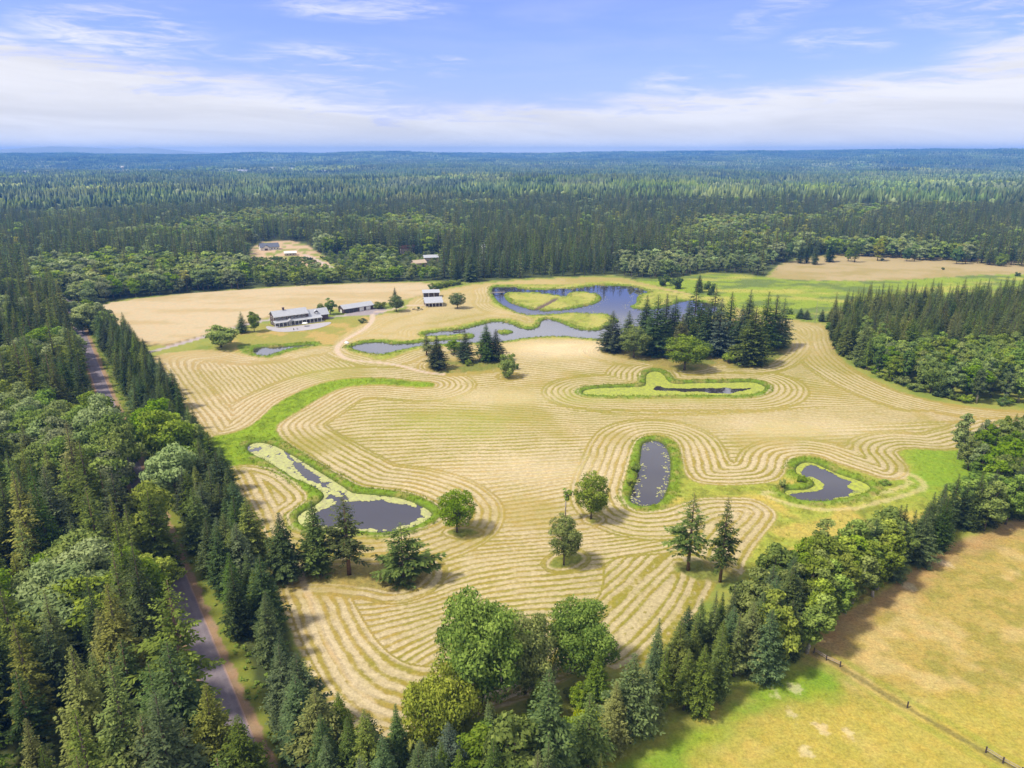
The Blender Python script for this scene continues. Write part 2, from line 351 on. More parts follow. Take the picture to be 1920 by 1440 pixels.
# ------------------------------------------------------------------ object helpers
MATS = {}
def obj(name, me, mat=None, parent=None, kind=None, label=None, cat=None, group=None):
    o = bpy.data.objects.new(name, me); COL.objects.link(o)
    if mat is not None and me is not None:
        for m in (mat if isinstance(mat, (list, tuple)) else [mat]): me.materials.append(m)
    if parent: o.parent = parent
    if kind: o['kind'] = kind
    if label: o['label'] = label
    if cat: o['category'] = cat
    if group: o['group'] = group
    return o
def empty(name, loc, rz=0., label=None, cat=None, group=None):
    o = bpy.data.objects.new(name, None); COL.objects.link(o); o.location = loc; o.rotation_euler = (0, 0, rz); o.empty_display_size = .5
    if label: o['label'] = label
    if cat: o['category'] = cat
    if group: o['group'] = group
    return o
def mesh_np(name, V, Fq, smooth=False, attrs=None, matidx=None):
    """V (n,3), Fq (m,k) one polygon size"""
    me = bpy.data.meshes.new(name); V = np.asarray(V, np.float32); Fq = np.asarray(Fq, np.int32)
    m, k = Fq.shape
    me.vertices.add(len(V)); me.vertices.foreach_set('co', V.ravel())
    me.loops.add(m*k); me.loops.foreach_set('vertex_index', Fq.ravel())
    me.polygons.add(m); me.polygons.foreach_set('loop_start', np.arange(0, m*k, k, dtype=np.int32))
    me.polygons.foreach_set('loop_total', np.full(m, k, np.int32))
    if smooth: me.polygons.foreach_set('use_smooth', np.ones(m, bool))
    if matidx is not None: me.polygons.foreach_set('material_index', np.asarray(matidx, np.int32))
    me.update(calc_edges=True)
    for nm, (typ, dom, arr) in (attrs or {}).items():
        at = me.attributes.new(nm, typ, dom)
        at.data.foreach_set({'FLOAT': 'value', 'INT': 'value', 'FLOAT_COLOR': 'color'}[typ], np.asarray(arr, np.float32 if typ != 'INT' else np.int32).ravel())
    return me
class MB:
    """collects boxes, tubes and prisms into one mesh"""
    def __init__(s): s.v = []; s.f = []
    def add(s, vs, fs):
        b = len(s.v); s.v += [tuple(v) for v in vs]; s.f += [tuple(i+b for i in f) for f in fs]
    def box(s, x0, x1, y0, y1, z0, z1):
        s.add([(x0,y0,z0),(x1,y0,z0),(x1,y1,z0),(x0,y1,z0),(x0,y0,z1),(x1,y0,z1),(x1,y1,z1),(x0,y1,z1)],
              [(0,3,2,1),(4,5,6,7),(0,1,5,4),(1,2,6,5),(2,3,7,6),(3,0,4,7)])
    def gable(s, x0, x1, y0, y1, z0, z1, along='x'):     # solid prism, ridge along x or y
        if along == 'x':
            ym = (y0+y1)/2
            s.add([(x0,y0,z0),(x1,y0,z0),(x1,y1,z0),(x0,y1,z0),(x0,ym,z1),(x1,ym,z1)], [(0,3,2,1),(0,1,5,4),(2,3,4,5),(3,0,4),(1,2,5)])
        else:
            xm = (x0+x1)/2
            s.add([(x0,y0,z0),(x1,y0,z0),(x1,y1,z0),(x0,y1,z0),(xm,y0,z1),(xm,y1,z1)], [(0,3,2,1),(0,4,5,3),(1,2,5,4),(0,1,4),(2,3,5)])
    def roof(s, x0, x1, y0, y1, z0, z1, t=.18, along='x', ribs=.9):   # two pitched slabs with standing ribs
        sw = along == 'y'
        if sw: x0, x1, y0, y1 = y0, y1, x0, x1
        ym = (y0+y1)/2
        def P(x, y, z): return (y, x, z) if sw else (x, y, z)
        for ya, yb in ((y0, ym), (ym, y1)):
            za, zb = (z0, z1) if ya == y0 else (z1, z0)
            vs = [P(x0,ya,za),P(x1,ya,za),P(x1,yb,zb),P(x0,yb,zb),P(x0,ya,za+t),P(x1,ya,za+t),P(x1,yb,zb+t),P(x0,yb,zb+t)]
            s.add(vs, [(0,3,2,1),(4,5,6,7),(0,1,5,4),(1,2,6,5),(2,3,7,6),(3,0,4,7)])
            if ribs:
                x = x0+ribs/2
                while x < x1:
                    vs = [P(x-.04,ya,za+t-.01),P(x+.04,ya,za+t-.01),P(x+.04,yb,zb+t-.01),P(x-.04,yb,zb+t-.01),P(x-.04,ya,za+t+.07),P(x+.04,ya,za+t+.07),P(x+.04,yb,zb+t+.07),P(x-.04,yb,zb+t+.07)]
                    s.add(vs, [(0,3,2,1),(4,5,6,7),(0,1,5,4),(1,2,6,5),(2,3,7,6),(3,0,4,7)]); x += ribs
    def slab(s, pts, t=.15):                              # sloping quad with thickness
        s.add([p for p in pts]+[(p[0], p[1], p[2]+t) for p in pts], [(0,3,2,1),(4,5,6,7),(0,1,5,4),(1,2,6,5),(2,3,7,6),(3,0,4,7)])
    def tube(s, pts, rad, n=6, cap=True):
        pts = [Vector(p) for p in pts]; b = len(s.v)
        for i, p in enumerate(pts):
            d = (pts[min(i+1, len(pts)-1)]-pts[max(i-1, 0)]).normalized()
            a = d.cross(Vector((0, 0, 1)) if abs(d.z) < .9 else Vector((1, 0, 0))).normalized(); c = d.cross(a)
            r = rad[i] if hasattr(rad, '__len__') else rad
            for k in range(n): s.v.append(tuple(p+(a*math.cos(2*PI*k/n)+c*math.sin(2*PI*k/n))*r))
        for i in range(len(pts)-1):
            for k in range(n):
                k2 = (k+1) % n; s.f.append((b+i*n+k, b+i*n+k2, b+(i+1)*n+k2, b+(i+1)*n+k))
        if cap: s.f.append(tuple(b+k for k in range(n))[::-1]); s.f.append(tuple(b+(len(pts)-1)*n+k for k in range(n)))
    def mesh(s, name, smooth=False):
        me = bpy.data.meshes.new(name); me.from_pydata(s.v, [], s.f); me.update()
        if smooth: me.polygons.foreach_set('use_smooth', np.ones(len(me.polygons), bool))
        return me
    def build(s, name, mat, parent=None, **kw): return obj(name, s.mesh(name), mat, parent, **kw)

def new_mat(name):
    m = bpy.data.materials.new(name); m.use_nodes = True; nt = m.node_tree; nt.nodes.clear()
    T = NT(nt); out = T.n('ShaderNodeOutputMaterial'); return m, T, out
def simple(name, col, rough=.7, var=.12, scale=2., metal=0., spec=.3):
    m, T, out = new_mat(name)
    tc = T.n('ShaderNodeTexCoord'); n = T.noise(tc.outputs['Object'], scale, 4.)
    f = T.ramp(n, .25, .75, 1-var, 1+var)
    b = T.n('ShaderNodeBsdfPrincipled'); T.put(b.inputs['Base Color'], T.mix(1., col, T.comb(f, f, f), 'MULTIPLY'))
    b.inputs['Roughness'].default_value = rough; b.inputs['Metallic'].default_value = metal; b.inputs['Specular IOR Level'].default_value = spec
    T.put(out.inputs[0], b.outputs[0]); MATS[name] = m; return m
def leaf(name, dark, light, trans=.25, var=.28):
    """foliage: every leaf clump has its own tone, every tree its own shade"""
    m, T, out = new_mat(name)
    at = T.n('ShaderNodeAttribute', attribute_name='tone'); oi = T.n('ShaderNodeObjectInfo')
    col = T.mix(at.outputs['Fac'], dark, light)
    hs = T.n('ShaderNodeHueSaturation'); T.put(hs.inputs['Color'], col)
    T.put(hs.inputs['Hue'], T.math('MULTIPLY_ADD', T.math('FRACT', T.math('MULTIPLY', oi.outputs['Random'], 7.31)), .035, .4825))
    T.put(hs.inputs['Value'], T.math('MULTIPLY_ADD', oi.outputs['Random'], 2*var, 1-var))
    T.put(hs.inputs['Saturation'], T.math('MULTIPLY_ADD', T.math('FRACT', T.math('MULTIPLY', oi.outputs['Random'], 3.7)), .3, .82))
    d = T.n('ShaderNodeBsdfDiffuse'); T.put(d.inputs[0], hs.outputs[0])
    ge = T.n('ShaderNodeNewGeometry'); va = T.n('ShaderNodeVectorMath', operation='ADD'); vn = T.n('ShaderNodeVectorMath', operation='NORMALIZE')
    T.put(va.inputs[0], T.vmul(ge.outputs['Normal'], (.8, .8, .8))); va.inputs[1].default_value = (0, 0, .5); T.put(vn.inputs[0], va.outputs[0]); T.put(d.inputs['Normal'], vn.outputs[0])
    t = T.n('ShaderNodeBsdfTranslucent'); T.put(t.inputs[0], hs.outputs[0])
    mx = T.n('ShaderNodeMixShader'); mx.inputs[0].default_value = trans
    T.put(mx.inputs[1], d.outputs[0]); T.put(mx.inputs[2], t.outputs[0]); T.put(out.inputs[0], mx.outputs[0])
    MATS[name] = m; return m

# ------------------------------------------------------------------ ground
def ground_material():
    m, T, out = new_mat('ground')
    geo = T.n('ShaderNodeNewGeometry'); pos = geo.outputs['Position']
    base = T.n('ShaderNodeAttribute', attribute_name='albedo').outputs['Color']
    ph = T.n('ShaderNodeAttribute', attribute_name='phase').outputs['Fac']
    amp = T.n('ShaderNodeAttribute', attribute_name='amp').outputs['Fac']
    tex = T.n('ShaderNodeAttribute', attribute_name='tex').outputs['Fac']
    n_big = T.noise(pos, .035, 3.); n_mid = T.noise(pos, .28, 4., .6); n_fine = T.noise(pos, 1.9, 4., .7); n_row = T.noise(pos, .11, 3.)
    n_clump = T.noise(pos, .8, 4., .65)
    n_wav = T.noise(pos, .055, 2.); n_brk = T.noise(pos, .17, 4., .7)
    p = T.math('ADD', ph, T.math('ADD', T.math('MULTIPLY_ADD', n_mid, .40, -.20), T.math('MULTIPLY_ADD', n_wav, .8, -.40)))
    s = T.math('SINE', T.math('MULTIPLY', p, 2*PI))
    width = T.math('MULTIPLY_ADD', n_row, 2.0, -.62)
    st = T.ramp(T.math('ADD', s, T.math('ADD', width, T.math('MULTIPLY_ADD', n_clump, 2.0, -1.0))), -.75, .65)
    straw = T.mix(T.ramp(n_big, .35, .65), (.43, .35, .215), (.375, .305, .182))
    straw = T.mix(T.ramp(n_clump, .35, .72, 0., .5), straw, (.53, .44, .28))
    gap = T.mix(T.ramp(n_mid, .35, .7), base, T.mix(1., base, (1.12, 1.0, .95), 'MULTIPLY'))
    f = T.math('MULTIPLY', T.math('MULTIPLY', st, amp), T.ramp(n_brk, .30, .50, .62, 1.))
    col = T.mix(f, gap, straw)
    fine = T.math('MULTIPLY', T.math('SUBTRACT', n_fine, .5), T.math('MULTIPLY', tex, 1.5))
    mid = T.math('MULTIPLY', T.math('SUBTRACT', n_clump, .5), T.math('MULTIPLY', tex, 1.1))
    k = T.math('ADD', 1., T.math('ADD', fine, mid))
    col = T.mix(1., col, T.comb(k, k, k), 'MULTIPLY')
    b = T.n('ShaderNodeBsdfPrincipled'); T.put(b.inputs['Base Color'], col); b.inputs['Roughness'].default_value = .95; b.inputs['Specular IOR Level'].default_value = .1
    line = T.ramp(T.math('SINE', T.math('MULTIPLY_ADD', p, 4*PI, 1.)), .45, .95, 1., .86); col = T.mix(amp, col, T.mix(1., col, T.comb(line, line, line), 'MULTIPLY'))  # thin dark line along each row: ridge shadow put into the colour
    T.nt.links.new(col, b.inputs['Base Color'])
    h = T.math('ADD', T.math('MULTIPLY', f, .5), T.math('MULTIPLY', n_fine, T.math('MULTIPLY_ADD', tex, .4, .1)))
    bp = T.n('ShaderNodeBump'); bp.inputs['Strength'].default_value = .55; bp.inputs['Distance'].default_value = .55; T.put(bp.inputs['Height'], h)
    T.put(b.inputs['Normal'], bp.outputs[0]); T.put(out.inputs[0], b.outputs[0]); return m

def mixc(c, col, f):
    f = np.clip(f, 0, 1)[:, None]; return c*(1-f)+np.array(col)[None, :]*f
def surface(X, Y):
    """albedo, phase, stripe amplitude, texture strength and height for ground points"""
    n = len(X); r = np.hypot(X, Y)
    wob = (fbm(X, Y, .22, 2)-.5)*3.0; wob2 = (fbm(X, Y, .5, 21)-.5)*1.6
    nb = fbm(X, Y, .02, 4); nm = fbm(X, Y, .09, 6)
    px, py, _ = pixel(X, Y)
    c = np.tile(np.array([.045, .06, .02]), (n, 1))              # woodland floor
    c = mixc(c, (.09, .11, .035), sstep(nm, .45, .7)*.7)
    z = np.zeros(n); tex = np.full(n, .5)
    op = sstep(OPENF(X, Y)+wob, 1.0, -1.0)
    c = mixc(c, (.22, .24, .05), op)                             # rough grass everywhere in the open
    c = mixc(c, (.13, .19, .03), op*sstep(nm, .4, .65)*.7)
    # neighbouring pasture
    pf = sstep(PASTF(X, Y)+wob, 1.5, -1.5)
    c = mixc(c, (.30, .24, .065), pf); c = mixc(c, (.215, .195, .04), pf*sstep(fbm(X, Y, .3, 31), .42, .66)*.8)
    c = mixc(c, (.40, .31, .13), pf*sstep(fbm(X, Y, .12, 33), .55, .75)*.7)
    edge = pf*sstep(PASTF(X, Y)+wob*2, -9, -2); c = mixc(c, (.30, .20, .09), edge*.75)
    br = sstep(BRIGHTF(X, Y)+wob*1.5, 4., -4.); c = mixc(c, (.13, .235, .015), br*.92); c = mixc(c, (.20, .26, .02), br*sstep(nm, .4, .7)*.6)
    olive = pf*sstep(Y, 124, 112)*(1-br); c = mixc(c, (.33, .29, .05), olive*.6)
    fl = dist(fline_g, X, Y, False)+wob2*.5; c = mixc(c, (.13, .12, .04), pf*sstep(fl, 1.1, .3)*.7); c = mixc(c, (.20, .23, .03), pf*sstep(np.abs(fl-2.4), 1.4, .4)*.5)
    for (qx, qy, qr) in ((1706,1100,2.2),(1770,1055,2.6),(1540,1365,1.6),(1587,1374,1.),(1483,1335,1.),(1490,1288,.9),(1512,1412,1.3),(1458,1305,.8)):
        gx, gy = g1(qx, qy); d = np.hypot(X-gx, (Y-gy)*.8)+wob; c = mixc(c, (.52, .44, .30), sstep(d+(fbm(X, Y, 1.3, 95)-.5)*2.6, qr*.7+.6, qr*.7-.6)*.45)
    # other grounds
    t = sstep(TALLF(X, Y)+wob*.5, 1, -1); c = mixc(c, (.40, .33, .205), t); c = mixc(c, (.34, .27, .13), t*sstep(fbm(X*.3, Y, .08, 41), .45, .7)*.8)
    tallmask = t
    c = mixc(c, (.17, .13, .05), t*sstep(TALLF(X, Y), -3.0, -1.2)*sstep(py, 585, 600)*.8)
    la = sstep(LAWNF(X, Y)+wob, 1, -1); c = mixc(c, (.23, .225, .05), la); c = mixc(c, (.36, .26, .09), la*sstep(nm+.2*(nb-.5), .48, .6)*.8)
    ma = sstep(MARSHF(X, Y)+wob, 2, -2); c = mixc(c, (.19, .26, .025), ma); c = mixc(c, (.09, .13, .04), ma*sstep(fbm(X*.4, Y, .1, 44), .45, .62)*.8); c = mixc(c, (.30, .30, .06), ma*sstep(fbm(X*.3, Y, .07, 47), .52, .7))
    sf = sstep(STRAWF(X, Y)+wob*3, 2, -2); c = mixc(c, (.32, .262, .135), sf); c = mixc(c, (.27, .225, .085), sf*sstep(fbm(X*.4, Y, .06, 51), .45, .65))
    cf = sstep(CLEARF(X, Y)+wob, 2, -2); c = mixc(c, (.19, .22, .045), cf); c = mixc(c, (.42, .31, .2), cf*sstep(nm+sstep(py, 492, 470)*.15, .52, .66))
    # mown field
    fd = FIELDF(X, Y); mow = sstep(fd+wob2*.6, .6, -.6)
    gs = {k: f(X, Y) for k, f in GF.items()}
    unm = np.zeros(n)
    for k, d in gs.items(): unm = np.maximum(unm, sstep(d+wob2, .7, -.7))
    tis = [f(X, Y) for f in TIF]
    for d in tis: unm = np.maximum(unm, sstep(d+wob, .8, -.8))
    tint = sstep(nb+.3*(nm-.5), .4, .62)
    gap = np.tile(np.array([.27, .215, .052]), (n, 1))
    gap = mixc(gap, (.21, .188, .028), tint)
    zA = sstep(px, 700, 560)*sstep(py, 830, 800); gap = mixc(gap, (.31, .235, .10), zA*.8)
    up = sstep(py, 700, 640); gap = mixc(gap, (.37, .30, .13), up*.8)
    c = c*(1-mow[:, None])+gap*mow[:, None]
    ph, lapd = rows(X, Y)
    amp = mow*(1-unm)*np.where(py < 640, .62, .88)
    amp *= 1-.55*sstep(fbm(X, Y, .035, 61), .56, .72)            # places where the rows are faint
    # pale dry and greener patches
    def spot(qx, qy, rx_, ry_):
        return np.exp(-(((px-qx)/rx_)**2+((py-qy)/ry_)**2))*(.6+.8*nm)
    c = mixc(c, (.58, .48, .30), np.clip(mow*(1-unm)*(spot(930,745,110,14)+spot(1300,655,120,12)+spot(1050,655,90,16)+spot(1500,800,160,20)+spot(1000,880,120,30)*.6), 0, .8))
    gspot = np.clip(mow*(1-unm)*(spot(850,790,120,28)+spot(900,800,40,20)+spot(1090,745,50,16)+spot(1250,750,140,6)+spot(600,700,70,25)*.6), 0, .85)
    c = mixc(c, (.25, .27, .05), gspot); amp *= 1-.45*gspot
    gg = mow*(1-unm)*sstep(fbm(X, Y, .013, 65)+.25*(nm-.5), .46, .66); c = mixc(c, (.215, .20, .03), gg*.5); amp *= 1-.15*gg
    # unmown greens
    col = {'ribbon': (.165, .25, .014), 'east': (.24, .27, .04), 'algae': (.13, .19, .03), 'stream': (.24, .27, .045), 'yard': (.14, .20, .02)}
    for k, d in gs.items():
        f = sstep(d+wob2, .7, -.7)*op
        c = mixc(c, col[k], f); c = mixc(c, np.array(col[k])*.62, f*sstep(fbm(X, Y, .35, 71), .5, .7)*.8)
        if k == 'east':
            c = mixc(c, (.36, .29, .07), f*sstep(nm, .5, .68)*.8); c = mixc(c, (.16, .25, .02), f*sstep(px, 1640, 1740)*sstep(py, 960, 900))
        if k == 'stream':
            c = mixc(c, (.34, .32, .09), f*sstep(nm, .45, .62)*.7)
    for i, d in enumerate(tis):
        f = sstep(d+wob, .8, -.8); c = mixc(c, (.15, .17, .03) if i in (1, 2, 3) else (.22, .19, .055), f); c = mixc(c, (.13, .16, .03), f*sstep(nm, .5, .65)*.8)
    sw = sstep(np.abs(SW3F(X, Y)-2.2)+wob2*.7, 1.6, .4); c = mixc(c, (.48, .39, .21), sw*.5)
    # ponds: bowl, reedy bank
    w = WATER(X, Y)
    bank = np.exp(-((w-2.0)/1.5)**2)*sstep(r, 800, 700)
    c = mixc(c, (.12, .20, .014), sstep(w+wob2*1.3+wob*.5, 5.0, 2.4)*.9); c = mixc(c, (.23, .20, .06), sstep(w, 5, 3)*sstep(fbm(X, Y, .25, 83), .55, .7)*.7)
    c = mixc(c, (.075, .10, .02), sstep(w+wob2*.5, 1.1, .2))
    c = mixc(c, (.035, .032, .022), sstep(w, .1, -.8))
    z = z + bank*(.2+.35*fbm(X, Y, .7, 81)) - 1.6*sstep(w, .7, -1.2)
    # rough height in unmown ground
    rough = np.clip(unm+ma+.5*pf*0+(op*(1-mow)*(1-pf)*(1-tallmask)*(1-la))*.6, 0, 1)*sstep(w, 0, 2)
    z = z + rough*(fbm(X, Y, .8, 91)-.35)*.9
    z = z + tallmask*.6*sstep(TRACKF(X, Y), 2, 4)
    tex = .35+.5*np.clip(unm+ma+pf+la, 0, 1)
    tex += .25*amp
    k = sstep(DITCHF(X, Y)+wob2*.3, 2.6, 1.2)*sstep(w, -1, 1); c = mixc(c, (.12, .09, .07), k); z = z-.5*k
    # tracks and the drive
    dr = DRIVEF(X, Y); k = sstep(dr, 2.3, 1.7); c = mixc(c, (.33, .29, .29), k); z = z*(1-k); amp *= 1-k
    pad = sstep(sdf(G([(640,590),(690,577),(722,578),(728,584),(700,592),(655,593)], 1), X, Y)+wob2*.3, .5, -.5)
    c = mixc(c, (.25, .225, .24), pad); amp *= 1-pad
    tr = TRACKF(X, Y); k = sstep(tr+wob2*.3, 2.2, 1.2); c = mixc(c, (.44, .36, .28), k*.9); amp *= 1-k; z *= 1-k
    k = sstep(TRACK3F(X, Y)+wob2*.3, 3, 2); c = mixc(c, (.40, .33, .29), k)
    # two wheel ruts by the west edge of the field
    k = sstep(np.abs(-fd-6.5)+wob2*.4, 1.3, .5)*sstep(py, 940, 980)*sstep(px, 760, 700); c = mixc(c, (.47, .37, .24), k*.6)
    # verge of the road
    ro = road_off(X, Y); c = mixc(c, (.17, .20, .03), sstep(np.abs(ro)+wob, 9, 6)*.8*sstep(Y, 40, 80)*sstep(Y, 560, 520))
    k = sstep(ro+wob2*1.2, 4.7, 3.9)*sstep(ro+wob2*.4, 2., 2.6)+sstep(-ro+wob2, 4.1, 3.3)*sstep(-ro, 2, 2.4)
    c = mixc(c, (.27, .175, .12), k*.85*sstep(Y, 560, 520)); z = z*(1-sstep(np.abs(ro), 7, 5)*sstep(Y, 560, 520)); tex = np.where(np.abs(ro) < 5, .3, tex)
    # distance: woodland carpet, a straw clearing and pale built-up patches
    far = sstep(r, 1000, 1400); c = mixc(c, (.05, .075, .035), far)
    amp = amp*sstep(r, 900, 700); amp[w < 1.5] = 0
    tex = tex*sstep(r, 1500, 500)
    z = z*sstep(r, 900, 800) + relief(X, Y)
    return c, ph, np.clip(amp, 0, 1), tex, z

def build_ground():
    a = np.radians(np.linspace(-52, 52, 900)); b = np.radians(np.linspace(52, 308, 66))[1:-1]; A = np.concatenate([a, b])
    u = np.linspace(1/62., 1/900., 860); R = np.concatenate([[2, 10, 22, 34, 44, 52, 58], 1/u, np.geomspace(900, 10400, 120)[1:]])
    AA, RR = np.meshgrid(A, R, indexing='ij'); X = (np.sin(AA)*RR).ravel(); Y = (np.cos(AA)*RR).ravel()
    c, ph, amp, tex, z = surface(X, Y)
    na, nr = len(A), len(R); P2 = ph.reshape(na, nr); s2 = np.zeros_like(P2)
    s2[1:-1] = np.maximum(s2[1:-1], np.abs(P2[2:]-2*P2[1:-1]+P2[:-2])); s2[:, 1:-1] = np.maximum(s2[:, 1:-1], np.abs(P2[:, 2:]-2*P2[:, 1:-1]+P2[:, :-2]))
    amp = (amp.reshape(na, nr)*np.where(s2 > .3, .12, 1.)).ravel(); idx = np.arange(na*nr).reshape(na, nr)
    i0 = idx; i1 = np.roll(idx, -1, 0)
    q = np.stack([i0[:, :-1], i0[:, 1:], i1[:, 1:], i1[:, :-1]], -1).reshape(-1, 4)
    me = mesh_np('ground', np.stack([X, Y, z], 1), q, True, {
        'albedo': ('FLOAT_COLOR', 'POINT', np.concatenate([c, np.ones((len(c), 1))], 1)), 'phase': ('FLOAT', 'POINT', ph),
        'amp': ('FLOAT', 'POINT', amp), 'tex': ('FLOAT', 'POINT', tex)})
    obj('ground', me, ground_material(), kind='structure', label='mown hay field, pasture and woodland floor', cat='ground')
build_ground()

def build_water():
    m, T, out = new_mat('water')
    geo = T.n('ShaderNodeNewGeometry'); n = T.noise(geo.outputs['Position'], 1.4, 3.)
    b = T.n('ShaderNodeBsdfPrincipled'); b.inputs['Base Color'].default_value = (.035, .030, .034, 1); b.inputs['Roughness'].default_value = .03
    b.inputs['IOR'].default_value = 1.75; b.inputs['Specular IOR Level'].default_value = .6
    bp = T.n('ShaderNodeBump'); bp.inputs['Strength'].default_value = .03; bp.inputs['Distance'].default_value = .05; T.put(bp.inputs['Height'], n); T.put(b.inputs['Normal'], bp.outputs[0])
    T.put(out.inputs[0], b.outputs[0]); MATS['water'] = m
    info = dict(lily='long pond with floating weed beside the green ribbon', oblong='dark oblong pond in the middle of the near field', kidney='kidney pond with reed spit near the hedge',
                algae='narrow pond almost covered with green algae', stream='winding pale stream and pool below the barn', lake='dark lake round the grass island', yard='small pond on the lawn below the house')
    for k, a in pond_f.items():
        mk = a < 2.4
        ii, jj = np.nonzero(mk[:-1, :-1] | mk[1:, :-1] | mk[:-1, 1:] | mk[1:, 1:])
        ids = {}; V = []; Q = []
        zz = -.42+.006*list(pond_f).index(k)
        def vid(i, j):
            if (i, j) not in ids: ids[(i, j)] = len(V); V.append((rx[i], ry[j], zz))
            return ids[(i, j)]
        for i, j in zip(ii, jj): Q.append((vid(i, j), vid(i+1, j), vid(i+1, j+1), vid(i, j+1)))
        obj('pond_water', mesh_np('pond_water', V, Q, True), m, kind='structure', label=info[k], cat='pond')
build_water()

def build_road():
    m, T, out = new_mat('asphalt')
    geo = T.n('ShaderNodeNewGeometry'); pos = geo.outputs['Position']
    at = T.n('ShaderNodeAttribute', attribute_name='across').outputs['Fac']
    n1 = T.noise(pos, .3, 4.); n2 = T.noise(pos, 3., 4., .7)
    col = T.mix(T.ramp(n1, .3, .7), (.13, .105, .125), (.175, .145, .165))
    wheel = T.math('ABSOLUTE', T.math('SUBTRACT', T.math('ABSOLUTE', at), 1.25))
    col = T.mix(T.ramp(wheel, .55, .1, 0., .25), col, (.21, .18, .20))
    edge = T.math('ADD', T.math('ABSOLUTE', at), T.math('MULTIPLY_ADD', n1, .5, -.25))
    col = T.mix(T.ramp(edge, 2.2, 2.7, 0., .7), col, (.34, .21, .15))
    k = T.ramp(n2, .2, .8, .85, 1.15); col = T.mix(1., col, T.comb(k, k, k), 'MULTIPLY')
    b = T.n('ShaderNodeBsdfPrincipled'); T.put(b.inputs['Base Color'], col); b.inputs['Roughness'].default_value = .85; T.put(out.inputs[0], b.outputs[0])
    Ys = np.linspace(40, 560, 130); off = np.array([-2.75, -1.8, -.9, 0, .9, 1.8, 2.75]); V = []; ac = []
    for y in Ys:
        for o in off: V.append((road_x(y)+o*road_n[0], y+o*road_n[1], .05+.03*(1-(o/2.75)**2))); ac.append(o)
    Q = [(i*7+j, i*7+j+1, (i+1)*7+j+1, (i+1)*7+j) for i in range(len(Ys)-1) for j in range(6)]
    obj('road', mesh_np('road', V, Q, True, {'across': ('FLOAT', 'POINT', ac)}), m, kind='structure', label='narrow asphalt lane through the trees', cat='road')
build_road()

# ------------------------------------------------------------------ trees
bark = simple('bark', (.10, .075, .055), .9, .35, 3.); bark_pale = simple('bark_pale', (.33, .30, .27), .85, .3, 3.); bark_red = simple('bark_red', (.16, .10, .07), .9, .35, 3.)
deadwood = simple('deadwood', (.30, .27, .24), .9, .25, 3.)
leaf('fir_dark', (0.032, 0.058, 0.017), (0.175, 0.235, 0.06), .32, 0.36); leaf('fir_mid', (0.05, 0.08, 0.019), (0.27, 0.33, 0.07), .32, 0.36); leaf('fir_olive', (0.075, 0.09, 0.02), (0.36, 0.38, 0.09), .32, 0.3)
leaf('spruce', (0.038, 0.066, 0.027), (0.2, 0.265, 0.095), .32, 0.3); leaf('spruce_blue', (0.05, 0.08, 0.05), (0.19, 0.25, 0.15), var=.15)
leaf('leaf_mid', (0.085, 0.135, 0.018), (0.36, 0.44, 0.07), .32, 0.28); leaf('leaf_light', (.15, .20, .065), (.36, .42, .16), .35); leaf('leaf_yellow', (.19, .22, .025), (.46, .46, .06), .35)
leaf('leaf_olive', (0.11, 0.16, 0.018), (0.33, 0.39, 0.05), .32, 0.2); leaf('leaf_fresh', (.085, .145, .016), (.33, .43, .06), .35, .1); leaf('leaf_bright', (.10, .165, .02), (.30, .38, .055), .35, .2); leaf('leaf_dark', (0.045, 0.08, 0.022), (0.2, 0.28, 0.07), .32, 0.25); leaf('leaf_brown', (.12, .08, .05), (.25, .17, .11), .2)

PROTO = bpy.data.collections.new('prototypes')      # not linked to the scene; only the woodland copies read it
def kites(P, D, L, W, roll, tone):
    """flat four-sided sprays: base P, direction D, length L, half width W"""
    up = np.array([0, 0, 1.])
    S = np.cross(D, up); S /= np.maximum(np.linalg.norm(S, axis=1, keepdims=True), 1e-6); N = np.cross(S, D)
    S2 = S*np.cos(roll)[:, None]+N*np.sin(roll)[:, None]
    mid = P+D*(L*.55)[:, None]
    V = np.stack([P, mid+S2*W[:, None], P+D*L[:, None]+np.array([0, 0, -1.])*(L*.12)[:, None], mid-S2*W[:, None]], 1)
    return V, tone
def quads_mesh(name, parts):
    V = np.concatenate([p[0] for p in parts]); t = np.concatenate([p[1] for p in parts]); n = len(V)
    return mesh_np(name, V.reshape(-1, 3), np.arange(n*4).reshape(n, 4), False, {'tone': ('FLOAT', 'FACE', np.clip(t, 0, 1))})
